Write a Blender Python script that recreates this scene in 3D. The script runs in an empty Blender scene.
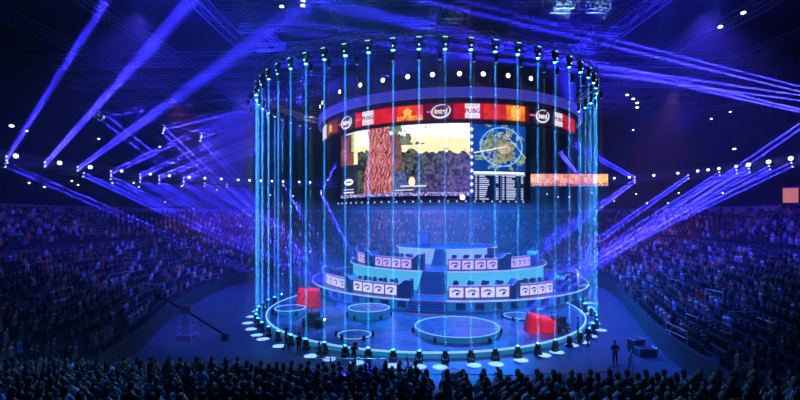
import bpy, bmesh, math, random
from mathutils import Vector, Matrix
random.seed(7)
sc = bpy.context.scene
COL = sc.collection
PI = math.pi
R = math.radians
F, HY, CZ = 433.0, 217.0, 10.1          # focal length in pixels, horizon row, lens height in metres

# ------------------------------------------------------------------ camera
cam = bpy.data.cameras.new('camera'); camo = bpy.data.objects.new('camera', cam); COL.objects.link(camo)
camo.location = (0, 0, CZ); camo.rotation_euler = (PI/2, 0, 0)
cam.sensor_width = 36; cam.lens = F/800*36; cam.shift_y = 17/800; cam.clip_end = 500
sc.camera = camo

def at(px, py, Y):
    return Vector(((px-400)*Y/F, Y, CZ+(HY-py)*Y/F))
def topx(p):
    return 400+F*p[0]/p[1], HY-F*(p[2]-CZ)/p[1]

# ------------------------------------------------------------------ materials
MATS = {}
def mat(name, col=(.5,.5,.5), rough=.6, metal=0.0, emit=None, es=1.0, var=.25, scale=6.0, bump=.1, objcol=False, attr=False, spec=.5):
    m = bpy.data.materials.new(name); m.use_nodes = True
    nt = m.node_tree; b = nt.nodes['Principled BSDF']
    b.inputs['Roughness'].default_value = rough; b.inputs['Metallic'].default_value = metal
    b.inputs['Specular IOR Level'].default_value = spec
    tc = nt.nodes.new('ShaderNodeTexCoord'); nz = nt.nodes.new('ShaderNodeTexNoise')
    nz.inputs['Scale'].default_value = scale; nz.inputs['Detail'].default_value = 4
    nt.links.new(tc.outputs['Object'], nz.inputs['Vector'])
    if objcol: src = nt.nodes.new('ShaderNodeObjectInfo').outputs['Color']
    elif attr:
        a = nt.nodes.new('ShaderNodeAttribute'); a.attribute_name = 'Col'; src = a.outputs['Color']
    else:
        rgb = nt.nodes.new('ShaderNodeRGB'); rgb.outputs[0].default_value = (*col, 1); src = rgb.outputs[0]
    if var:
        mr = nt.nodes.new('ShaderNodeMapRange'); mr.inputs['To Min'].default_value = 1-var; mr.inputs['To Max'].default_value = 1+var
        nt.links.new(nz.outputs['Fac'], mr.inputs['Value'])
        vm = nt.nodes.new('ShaderNodeVectorMath'); vm.operation = 'SCALE'
        nt.links.new(src, vm.inputs[0]); nt.links.new(mr.outputs[0], vm.inputs['Scale']); src = vm.outputs[0]
    nt.links.new(src, b.inputs['Base Color'])
    if bump:
        bp = nt.nodes.new('ShaderNodeBump'); bp.inputs['Strength'].default_value = bump; bp.inputs['Distance'].default_value = .02
        nt.links.new(nz.outputs['Fac'], bp.inputs['Height']); nt.links.new(bp.outputs[0], b.inputs['Normal'])
    if emit is not None:
        b.inputs['Emission Color'].default_value = (*emit, 1); b.inputs['Emission Strength'].default_value = es
    m.cycles.emission_sampling = 'NONE' if emit is not None else 'AUTO'
    MATS[name] = m
    return m
def led_mat(name, es, sampling='NONE'):
    m = mat(name, (.02,.02,.02), .4, var=0, bump=0)
    nt = m.node_tree; a = nt.nodes.new('ShaderNodeAttribute'); a.attribute_name = 'Col'
    b = nt.nodes['Principled BSDF']; nt.links.new(a.outputs['Color'], b.inputs['Emission Color'])
    b.inputs['Emission Strength'].default_value = es
    m.cycles.emission_sampling = sampling
    return m
def haze_mat(name, dens, col=(1,1,1), aniso=.1):
    m = bpy.data.materials.new(name); m.use_nodes = True; nt = m.node_tree; nt.nodes.clear()
    o = nt.nodes.new('ShaderNodeOutputMaterial'); s = nt.nodes.new('ShaderNodeVolumeScatter')
    s.inputs['Density'].default_value = dens; s.inputs['Anisotropy'].default_value = aniso; s.inputs['Color'].default_value = (*col, 1)
    nt.links.new(s.outputs[0], o.inputs['Volume']); return m

M_black = mat('black_metal', (.015,.015,.02), .45, .6)
M_truss = mat('aluminium_truss', (.45,.46,.5), .35, .9)
M_steel = mat('dark_steel', (.10,.11,.15), .5, .5)
M_rail = mat('brushed_rail', (.6,.6,.65), .35, .8)
M_floor = mat('arena_floor', (.09,.11,.17), .35, 0, var=.4, scale=.6, bump=.05)
M_conc = mat('concrete_stand', (.05,.05,.07), .8, scale=1.5)
M_wall = mat('dark_wall', (.02,.022,.04), .8, scale=.4)
M_roof = mat('roof_deck', (.02,.022,.05), .85, scale=.3)
M_deck = mat('tier_deck', (.05,.06,.14), .35, scale=1.2)
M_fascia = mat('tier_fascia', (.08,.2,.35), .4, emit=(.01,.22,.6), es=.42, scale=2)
M_teal = mat('riser_painted_glow', (.25,.6,.7), .5, emit=(.10,.62,.75), es=.75, scale=1.5)  # light of the lip strip put into the riser's own emission
M_edge = mat('edge_led', (.8,.9,1), .4, emit=(.3,.6,1), es=.85, var=0, bump=0)
M_edgew = mat('tier_edge_led', (.8,.9,1), .4, emit=(.4,.55,1), es=.8, var=0, bump=0)
M_window = mat('fascia_opening', (.01,.02,.05), .3)
M_pod = mat('pod_side', (.03,.02,.10), .35)
M_podrim = mat('pod_rim', (.5,.4,.8), .4, emit=(.5,.35,.9), es=.8, var=0, bump=0)
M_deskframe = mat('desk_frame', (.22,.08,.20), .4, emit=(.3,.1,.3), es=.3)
M_panel = mat('backlit_panel', (.7,.7,.8), .4, emit=(.7,.66,.85), es=1.05, scale=8, var=.2)
M_panelp = mat('pink_backlit_panel', (.7,.6,.8), .4, emit=(.72,.5,.85), es=.9, scale=8, var=.2)
M_emblem = mat('emblem_dark', (.02,.02,.06), .5)
M_halo = mat('halo_fascia', (.1,.12,.4), .4, emit=(.06,.06,.55), es=.6, scale=.8)
M_body = mat('cylinder_cloth', (.055,.03,.05), .85, scale=1.0)
M_lampw = mat('warm_lens', (1,.9,.8), .3, emit=(1,.8,.6), es=4, var=0, bump=0)
M_lampc = mat('cool_lens', (.8,.95,1), .3, emit=(.75,.92,1), es=4, var=0, bump=0)
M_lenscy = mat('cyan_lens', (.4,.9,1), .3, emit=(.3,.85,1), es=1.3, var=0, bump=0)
M_lensv = mat('violet_lens', (.5,.5,1), .3, emit=(.4,.4,1), es=2.5, var=0, bump=0)
M_red = mat('red_tarpaulin', (.85,.02,.03), .6, scale=3, bump=.4)
M_crate = mat('dark_crate', (.05,.05,.05), .6)
M_skin = mat('skin', (.45,.27,.2), .55)
M_shirt = mat('shirt_cloth', objcol=True, rough=.8)
M_trouser = mat('trouser_cloth', (.03,.03,.05), .8)
M_hair = mat('hair', objcol=True, rough=.6)
M_crowd = mat('crowd_clothes', attr=True, rough=.8, var=.1)
M_white = mat('white_logo', (.9,.9,.95), .4, emit=(.95,.9,.95), es=.95, var=0, bump=0)
M_logor = mat('logo_red', (.4,.02,.05), .4, emit=(.4,.02,.08), es=.7, var=0, bump=0)
M_screen = mat('monitor_screen', (.02,.03,.06), .3, emit=(.03,.12,.3), es=.5)
M_orange = mat('orange_lit_box', (.8,.35,.15), .5, emit=(.7,.2,.05), es=.75, scale=1.5, var=.4)
M_soffit = mat('pale_parapet', (.35,.3,.4), .6)
M_hazeV = haze_mat('haze_in_blue_shaft', .008)
M_hazeD = haze_mat('haze_in_violet_shaft', .008)
M_hazeS = haze_mat('stage_haze', .0065)
M_hazeH = haze_mat('hall_haze', .0016)
M_screenL = led_mat('main_screen_led', 1.35)
M_ribbonL = led_mat('ribbon_led', 1.1)

# stage surface: printed map, teal and brown patches
def stage_mat():
    m = mat('stage_print', (.1,.1,.1), .3, bump=.05)
    nt = m.node_tree; b = nt.nodes['Principled BSDF']
    tc = nt.nodes.new('ShaderNodeTexCoord')
    n1 = nt.nodes.new('ShaderNodeTexNoise'); n1.inputs['Scale'].default_value = .22; n1.inputs['Detail'].default_value = 9; n1.inputs['Roughness'].default_value = .75
    v = nt.nodes.new('ShaderNodeTexVoronoi'); v.inputs['Scale'].default_value = .9; v.feature = 'DISTANCE_TO_EDGE'
    nt.links.new(tc.outputs['Object'], n1.inputs['Vector']); nt.links.new(tc.outputs['Object'], v.inputs['Vector'])
    r = nt.nodes.new('ShaderNodeValToRGB'); e = r.color_ramp.elements
    e[0].position = .38; e[0].color = (.03,.26,.30, 1); e[1].position = .62; e[1].color = (.40,.14,.18, 1)
    x = e.new(.47); x.color = (.02,.02,.05, 1); x = e.new(.55); x.color = (.10,.16,.30, 1)
    nt.links.new(n1.outputs['Fac'], r.inputs[0])
    mx = nt.nodes.new('ShaderNodeMix'); mx.data_type = 'RGBA'; mx.inputs['B'].default_value = (.22,.26,.34, 1)
    ms = nt.nodes.new('ShaderNodeMath'); ms.operation = 'LESS_THAN'; ms.inputs[1].default_value = .025
    nt.links.new(v.outputs['Distance'], ms.inputs[0]); nt.links.new(ms.outputs[0], mx.inputs[0]); nt.links.new(r.outputs[0], mx.inputs['A'])
    nt.links.new(mx.outputs['Result'], b.inputs['Base Color'])
    return m
M_stage = stage_mat()

# ------------------------------------------------------------------ mesh helpers
def link(o, parent=None):
    COL.objects.link(o)
    if parent is not None: o.parent = parent
    return o
def tag(o, label=None, cat=None, group=None, kind=None):
    if label: o['label'] = label
    if cat: o['category'] = cat
    if group: o['group'] = group
    if kind: o['kind'] = kind
    return o
def empty(name, loc=(0,0,0), rot=(0,0,0)):
    o = bpy.data.objects.new(name, None); o.empty_display_size = .2
    COL.objects.link(o); o.location = loc; o.rotation_euler = rot; return o
def thing(name, label, cat, loc=(0,0,0), rz=0, group=None):
    return tag(empty(name, loc, (0,0,rz)), label, cat, group)

class MB:
    """collects shapes as plain lists and links them as one mesh object"""
    def __init__(s): s.v = []; s.f = []; s.m = []; s.mats = []
    def mi(s, m):
        if m not in s.mats: s.mats.append(m)
        return s.mats.index(m)
    def add(s, vs, fs, m=None, M=None):
        k = len(s.v); i = s.mi(m) if m else 0
        s.v += [tuple(M @ Vector(p)) if M else tuple(p) for p in vs]
        s.f += [tuple(a+k for a in f) for f in fs]; s.m += [i]*len(fs)
        return s
    def box(s, a, b, m=None, M=None):
        (x0,y0,z0),(x1,y1,z1) = a, b
        vs = [(x0,y0,z0),(x1,y0,z0),(x1,y1,z0),(x0,y1,z0),(x0,y0,z1),(x1,y0,z1),(x1,y1,z1),(x0,y1,z1)]
        return s.add(vs, [(0,3,2,1),(4,5,6,7),(0,1,5,4),(1,2,6,5),(2,3,7,6),(3,0,4,7)], m, M)
    def tube(s, p, q, r, m=None, n=6, r2=None, caps=True):
        p, q = Vector(p), Vector(q); d = (q-p)
        if d.length < 1e-6: return s
        d.normalize(); u = d.orthogonal().normalized(); w = d.cross(u)
        r2 = r if r2 is None else r2; vs = []
        for c, rr in ((p, r), (q, r2)):
            for k in range(n):
                t = 2*PI*k/n; vs.append(c+(u*math.cos(t)+w*math.sin(t))*rr)
        fs = [(k, (k+1) % n, n+(k+1) % n, n+k) for k in range(n)]
        if caps: fs += [tuple(range(n-1, -1, -1)), tuple(range(n, 2*n))]
        return s.add(vs, fs, m)
    def path(s, pts, r, m=None, n=6, closed=False):
        L = list(pts); 
        for a, b in zip(L, L[1:]+([L[0]] if closed else [])): s.tube(a, b, r, m, n, caps=True)
        return s
    def lathe(s, prof, c=(0,0,0), n=24, m=None, M=None):
        vs = []; fs = []; L = len(prof)
        for k in range(n):
            t = 2*PI*k/n
            for (r, z) in prof: vs.append((c[0]+r*math.cos(t), c[1]+r*math.sin(t), c[2]+z))
        for k in range(n):
            for j in range(L-1):
                a, b = k*L+j, ((k+1) % n)*L+j; fs.append((a, b, b+1, a+1))
        fs.append(tuple(((n-1-k)*L) for k in range(n))); fs.append(tuple(k*L+L-1 for k in range(n)))
        return s.add(vs, fs, m, M)
    def ell(s, c, r, m=None, n=10, h=7, M=None):
        vs = [(c[0], c[1], c[2]-r[2])]
        for j in range(1, h):
            a = -PI/2+PI*j/h
            for k in range(n):
                t = 2*PI*k/n; vs.append((c[0]+r[0]*math.cos(a)*math.cos(t), c[1]+r[1]*math.cos(a)*math.sin(t), c[2]+r[2]*math.sin(a)))
        vs.append((c[0], c[1], c[2]+r[2])); T = len(vs)-1; fs = []
        for k in range(n):
            fs.append((0, 1+(k+1) % n, 1+k)); fs.append((T, 1+(h-2)*n+k, 1+(h-2)*n+(k+1) % n))
            for j in range(h-2):
                a = 1+j*n; fs.append((a+k, a+(k+1) % n, a+n+(k+1) % n, a+n+k))
        return s.add(vs, fs, m, M)
    def sector(s, c, r0, r1, z0, z1, a0, a1, step=3, m=None):
        """solid ring sector; angles in degrees measured from the -Y direction, positive towards +X"""
        n = max(1, int(abs(a1-a0)/step)); vs = []; fs = []
        for k in range(n+1):
            t = R(a0+(a1-a0)*k/n); sx, sy = math.sin(t), -math.cos(t)
            for (r, z) in ((r0,z0),(r1,z0),(r1,z1),(r0,z1)): vs.append((c[0]+r*sx, c[1]+r*sy, z))
        full = abs(abs(a1-a0)-360) < 1e-6
        for k in range(n):
            a, b = 4*k, 4*(k+1)
            for j in range(4): fs.append((a+j, b+j, b+(j+1) % 4, a+(j+1) % 4))
        if not full: fs += [(0,1,2,3), (4*n+3, 4*n+2, 4*n+1, 4*n)]
        return s.add(vs, fs, m)
    def build(s, name, m=None, parent=None, smooth=False):
        me = bpy.data.meshes.new(name); me.from_pydata(s.v, [], s.f)
        ms = s.mats if s.mats else [m]
        for x in ms: me.materials.append(x)
        if len(ms) > 1: me.polygons.foreach_set('material_index', s.m)
        if smooth: me.polygons.foreach_set('use_smooth', [True]*len(me.polygons))
        me.update()
        bm = bmesh.new(); bm.from_mesh(me); bmesh.ops.recalc_face_normals(bm, faces=bm.faces); bm.to_mesh(me); bm.free()
        o = bpy.data.objects.new(name, me); link(o, parent); return o

def copy_tree(o, parent=None):
    c = o.copy(); COL.objects.link(c)
    if parent is not None: c.parent = parent
    for ch in list(o.children): copy_tree(ch, c)
    return c
def nth(i):
    w = ['first','second','third','fourth','fifth','sixth','seventh','eighth','ninth','tenth']
    if i <= 10: return w[i-1]
    return '%d%s' % (i, 'th' if 10 < i % 100 < 14 else {1:'st',2:'nd',3:'rd'}.get(i % 10, 'th'))
def area(parent, name, loc, d, size, power, col, spread=180, shape='DISK'):
    l = bpy.data.lights.new(name, 'AREA'); l.shape = shape; l.size = size; l.spread = R(spread); l.energy = power; l.color = col
    o = bpy.data.objects.new(name, l); COL.objects.link(o); o.location = loc
    o.rotation_euler = Vector(d).to_track_quat('-Z', 'Y').to_euler()
    if parent is not None: o.parent = parent
    return o
def spot(parent, name, loc, d, ang, power, col, blend=.3, size=.1):
    l = bpy.data.lights.new(name, 'SPOT'); l.spot_size = R(ang); l.spot_blend = blend; l.energy = power; l.color = col; l.shadow_soft_size = size
    o = bpy.data.objects.new(name, l); COL.objects.link(o); o.location = loc
    o.rotation_euler = Vector(d).to_track_quat('-Z', 'Y').to_euler()
    if parent is not None: o.parent = parent
    return o

# ------------------------------------------------------------------ curves of the arena bowl
def catmull(P, n):
    out = []
    L = len(P)
    for i in range(n):
        u = (L-1)*i/(n-1); k = min(int(u), L-2); t = u-k
        p0, p1, p2, p3 = P[max(k-1,0)], P[k], P[k+1], P[min(k+2,L-1)]
        out.append(tuple(.5*((2*p1[j])+(-p0[j]+p2[j])*t+(2*p0[j]-5*p1[j]+4*p2[j]-p3[j])*t*t+(-p0[j]+3*p1[j]-3*p2[j]+p3[j])*t**3) for j in (0,1)))
    return out
INN = [(17.5,22),(19.5,32),(24,45),(29,62),(27,78),(18,88),(5,91),(-8,89),(-19,81),(-24.5,64),(-23,45),(-19.5,32),(-17.5,22)]
OUT = [(46,14),(53,31),(57,50),(57.5,75),(50,94),(31,107),(3,111),(-25,107),(-46,94),(-54,75),(-54,50),(-50,31),(-43,14)]
NS = 241
CI, CO = catmull(INN, NS), catmull(OUT, NS)
Z0, Z1, ROWS = 1.6, 11.0, 26
def bowl(s, t):
    i = min(int(s*(NS-1)), NS-2); f = s*(NS-1)-i
    a = [CI[i][j]*(1-f)+CI[i+1][j]*f for j in (0,1)]; b = [CO[i][j]*(1-f)+CO[i+1][j]*f for j in (0,1)]
    return Vector((a[0]+(b[0]-a[0])*t, a[1]+(b[1]-a[1])*t, Z0+(Z1-Z0)*(int(min(t,.9999)*ROWS)+0)/ROWS))
def bowl_at(px, py):
    best = None
    for i in range(0, 121):
        for j in range(0, 53):
            p = bowl(i/120, j/52)
            if p.y < 5: continue
            q = topx(p); e = (q[0]-px)**2+(q[1]-py)**2
            if best is None or e < best[0]: best = (e, i/120, j/52, p)
    return best

# terraces
def terrace():
    b = MB(); vs = []; fs = []
    prof = []
    for k in range(ROWS):
        z = Z0+(Z1-Z0)*k/ROWS; zp = Z0+(Z1-Z0)*(k-1)/ROWS if k else 0
        prof.append((k/ROWS, zp)); prof.append((k/ROWS, z))
    prof.append((1.0, Z0+(Z1-Z0)*(ROWS-1)/ROWS)); prof.append((1.06, Z0+(Z1-Z0)*(ROWS-1)/ROWS)); prof.append((1.06, 0)); L = len(prof)
    S = list(range(0, NS, 2))
    for i in S:
        a, c = CI[i], CO[i]
        for (t, z) in prof: vs.append((a[0]+(c[0]-a[0])*t, a[1]+(c[1]-a[1])*t, z))
    for k in range(len(S)-1):
        for j in range(L-1):
            fs.append((k*L+j, (k+1)*L+j, (k+1)*L+j+1, k*L+j+1))
    b.add(vs, fs)
    return b.build('seating_bowl', M_conc)
tag(terrace(), kind='structure')

# floor, walls, roof
b = MB(); b.box((-75,-6,-.3), (80,125,0)); tag(b.build('floor', M_floor), kind='structure')
def wall_curve(off, z0, z1, name, m, rng, th=.5):
    b = MB(); pts = []
    cx, cy = 2, 52
    for i in range(rng[0], rng[1]+1, 2):
        x, y = CO[i]; d = Vector((x-cx, y-cy)).normalized()
        pts.append((Vector((x, y))+d*off, Vector((x, y))+d*(off+th)))
    vs = []; fs = []
    for a, c in pts: vs += [(a.x,a.y,z0),(c.x,c.y,z0),(c.x,c.y,z1),(a.x,a.y,z1)]
    n = len(pts)
    for k in range(n-1):
        for j in range(4): fs.append((4*k+j, 4*k+4+j, 4*k+4+(j+1) % 4, 4*k+(j+1) % 4))
    fs += [(0,1,2,3), (4*n-1,4*n-2,4*n-3,4*n-4)]
    b.add(vs, fs); return tag(b.build(name, m), kind='structure')
wall_curve(6.5, 0, 37, 'wall_right', M_wall, (0, 92)); wall_curve(6.5, 0, 37, 'wall_back', M_wall, (92, 148)); wall_curve(6.5, 0, 37, 'wall_left', M_wall, (148, 240))
wall_curve(0, 17.6, 19.4, 'trim_balcony', M_steel, (0, 240), 6.5)
wall_curve(-.05, 10.9, 11.9, 'trim_parapet', M_soffit, (0, 240), .25)
b = MB(); b.box((-75,-6,36.5), (80,125,37)); tag(b.build('ceiling', M_roof), kind='structure')
# near stand
NT = []
b = MB(); prof = []
for k in range(14):
    y = 20-.85*k; NT.append((y-.85, 3.0+.19*k+ -.45))
NT2 = [(y, z) for y, z in NT]
for k, (y, z) in enumerate(NT2):
    for xa, xb, k0 in ((-25, -6.6, 1), (-6.6, 1.2, 3), (1.2, 25, 6)):
        if k >= k0: b.box((xa, y, 0), (xb, y+.85, z)); b.box((xa, y, z), (xb, y+.3, z+.42))
tag(b.build('near_seating_terrace', M_conc), kind='structure')

# ------------------------------------------------------------------ stage
C1 = (2.5, 47.3); C2 = (6.7, 63.0)
def P1(r, a, z=0): return Vector((C1[0]+r*math.sin(R(a)), C1[1]-r*math.cos(R(a)), z))
def P2(r, a, z=0): return Vector((C2[0]+r*math.sin(R(a)), C2[1]-r*math.cos(R(a)), z))
def phi2(px, r):
    lo, hi = -75, 65
    for _ in range(40):
        m = (lo+hi)/2
        if topx(P2(r, m, 5))[0] < px: lo = m
        else: hi = m
    return (lo+hi)/2

t = thing('round_stage', 'large round stage deck printed with a teal and brown map, cyan lit rim', 'stage', (0,0,0))
MB().sector(C1, .01, 16.3, .08, .42, -180, 180, 3).build('deck', M_stage, t)
MB().sector(C1, 16.3, 16.42, .34, .46, -180, 180, 3).build('rim_light', M_edge, t)
M_rimside = mat('stage_fascia_led', (.1,.3,.4), .4, emit=(.01,.30,.6), es=.5, scale=3)
MB().sector(C1, 16.3, 16.38, .0, .34, -180, 180, 3).build('fascia', M_rimside, t)

def tier(name, label, r, z0, z1, m_side, windows=False, thick=.14):
    t = thing(name, label, 'stage tier', (0,0,0))
    MB().sector(C2, .02, r, z1-thick, z1, -6, 342.5, 3).build('deck', M_deck, t)
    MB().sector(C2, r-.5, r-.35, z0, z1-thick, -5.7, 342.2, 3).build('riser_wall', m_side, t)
    MB().sector(C2, r, r+.05, z1-thick*.9, z1+.02, -6, 342.5, 3).build('edge_light', M_edgew, t)
    w = MB(); 
    for a in (-5.85, 342.35):
        p, q = P2(.5, a, z0), P2(r-.4, a, z0)
        w.add([p, q, q+Vector((0,0,z1-thick-z0)), p+Vector((0,0,z1-thick-z0)), p+Vector((.05,0,0)), q+Vector((.05,0,0)), q+Vector((.05,0,z1-thick-z0)), p+Vector((.05,0,z1-thick-z0))],
              [(0,1,2,3),(7,6,5,4),(0,4,5,1),(1,5,6,2),(2,6,7,3),(3,7,4,0)])
    w.build('aisle_wall', M_pod, t)
    if windows:
        for a in list(range(-3, 80, 6))+list(range(-76, -18, 6)):
            aa = a
            MB().sector(C2, r-.36, r-.3, z0+.15, z1-thick-.15, aa, aa+3.0, 1).build('opening', M_window, t)
    return t
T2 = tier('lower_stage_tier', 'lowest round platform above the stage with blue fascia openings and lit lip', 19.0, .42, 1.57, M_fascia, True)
T3 = tier('middle_stage_tier', 'middle round platform with a teal riser with painted glow and lit lip', 13.8, 1.57, 3.9, M_teal)
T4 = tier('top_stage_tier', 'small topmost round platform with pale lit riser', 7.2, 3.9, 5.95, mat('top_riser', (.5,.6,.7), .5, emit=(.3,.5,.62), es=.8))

t = thing('stage_staircase', 'dark blue staircase running up between the two halves of the tiers', 'staircase')
M_stair = mat('stair_tread', (.06,.08,.2), .4)
M_stairglow = mat('stair_step_light', (.5,.4,.4), .4, emit=(.3,.22,.3), es=.35, var=0, bump=0)
for (r1, r0, za, zb, n) in ((21.0, 19.0, .42, 1.57, 6), (16.6, 13.6, 1.57, 3.9, 12), (9.6, 7.0, 3.9, 5.95, 10)):
    m_ = MB()
    for k in range(n):
        ra = r1+(r0-r1)*k/n; m_.sector(C2, .3, ra, za+(zb-za)*k/n, za+(zb-za)*(k+1)/n, -17.4, -6.1, 3)
    m_.build('flight', M_stair, t)
    MB().sector(C2, r1+.02, r1+.06, za+.05, za+.16, -17, -6.5, 3).build('step_light', M_stairglow, t); MB().sector(C2, r0+.45, r0+.5, zb-.02, zb+.05, -17, -6.5, 3).build('step_light', M_stairglow, t)
MB().sector(C2, .3, 19.0, .42, 1.55, -17.4, -6.1, 3).build('landing', M_stair, t)
MB().sector(C2, .3, 13.6, 1.55, 3.88, -17.4, -6.1, 3).build('landing', M_stair, t)

# ---- team desks on the tiers
def arch_emblem(mb, M):
    vs = []; fs = []; n = 8
    for k in range(n+1):
        u = -1+2*k/n; h = .24*math.cos(u*1.35)-.02; w = .17+.06*math.sin(k*2.3)
        vs += [(u*.42, -.012, h-.05), (u*.42*.9, -.012, h-.05+w)]
    for k in range(n): fs.append((2*k, 2*k+2, 2*k+3, 2*k+1))
    mb.add(vs, fs, None, M)
    mb.add([(-.09,-.012,-.30),(.16,-.012,-.26),(.30,-.012,.02),(-.02,-.012,.0)], [(0,1,2,3)], None, M)
def frameM(r, a, z):
    """local x along the ring to the right, y outwards->inwards, z up; origin on the ring"""
    p = P2(r, a, z); t = R(a)
    return Matrix.Translation(p) @ Matrix.Rotation(t, 4, 'Z')
def desk(r, z, a0, a1, label, mp, group='team desks with backlit panels'):
    t = thing('team_desk', label, 'desk', P2(r, (a0+a1)/2, z), 0, group)
    off = -Vector(t.location)
    def shift(o): o.location = off; return o
    shift(MB().sector(C2, r-.75, r+.02, z+1.22, z+1.30, a0, a1, 1.5).build('desk_top', M_deskframe, t))
    shift(MB().sector(C2, r-.12, r-.05, z, z+1.22, a0, a1, 1.5).build('front', M_deskframe, t))
    shift(MB().sector(C2, r-.06, r+.04, z+1.30, z+1.36, a0, a1, 1.5).build('top_trim', M_podrim, t))
    n = 4; w = (a1-a0)/n
    for k in range(n):
        aa = a0+w*k; L = MB().sector(C2, r-.05, r+.0, z+.12, z+1.14, aa+w*.07, aa+w*.93, 1).build('front_panel', mp, t); shift(L)
        e = MB(); arch_emblem(e, frameM(r+.005, aa+w/2, z+.62) @ Matrix.Diagonal((min(1.15, w*PI/180*r*.8), 1, 1, 1)))
        eo = e.build('emblem', M_emblem, L); eo.parent = L
    return t
def hump(r, z, a0, a1, label, h=1.9, flip=False):
    """dark end pod with an S-curved top between two desks"""
    t = thing('desk_end_pod', label, 'divider', P2(r, (a0+a1)/2, z), 0, 'dark curved pods between the desks')
    n = 10; prof = []
    for k in range(n+1):
        u = k/n; prof.append((u, 1.3+(h-1.3)*(.5-.5*math.cos(PI*min(1, u*1.6)))))
    vs = []; off = Vector(t.location)
    for u, hh in prof:
        uu = u if not flip else 1-u
        a = a0+(a1-a0)*uu
        for rr in (r+.12, r-1.0):
            p = P2(rr, a, z)-off; vs += [(p.x,p.y,p.z), (p.x,p.y,p.z+hh)]
    fs = []
    for k in range(n):
        i, j = 4*k, 4*k+4
        fs += [(i,j,j+1,i+1), (i+2,i+3,j+3,j+2), (i+1,j+1,j+3,i+3), (i,i+2,j+2,j)]
    fs += [(0,1,3,2), (4*n,4*n+2,4*n+3,4*n+1)]
    MB().add(vs, fs).build('shell', M_pod, t)
    tr = MB(); L = []
    for u, hh in prof:
        uu = u if not flip else 1-u
        p = P2(r+.12, a0+(a1-a0)*uu, z)-off; L.append(Vector((p.x, p.y, p.z+hh)))
    tr.path(L, .035).build('rim', M_podrim, t)
    return t

# ---- people
def skin_mesh(verts, edges, radii, sub=1):
    me = bpy.data.meshes.new('tmp'); me.from_pydata(verts, edges, [])
    o = bpy.data.objects.new('tmp', me); COL.objects.link(o)
    o.modifiers.new('s', 'SKIN')
    if not me.skin_vertices: me.attributes  # layer is made by the modifier
    sv = me.skin_vertices[0].data if me.skin_vertices else None
    for i, r in enumerate(radii):
        sv[i].radius = (r, r*.9) if not isinstance(r, tuple) else r; sv[i].use_root = (i == 0)
    m2 = o.modifiers.new('b', 'SUBSURF'); m2.levels = sub; m2.render_levels = sub
    dg = bpy.context.evaluated_depsgraph_get(); dg.update()
    ev = o.evaluated_get(dg); r_ = bpy.data.meshes.new_from_object(ev)
    vs = [tuple(v.co) for v in r_.vertices]; fs = [tuple(p.vertices) for p in r_.polygons]
    bpy.data.objects.remove(o); bpy.data.meshes.remove(me); bpy.data.meshes.remove(r_)
    return vs, fs
def skin_layer(verts, edges, radii, sub=1):
    return skin_mesh(verts, edges, radii, sub)
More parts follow.
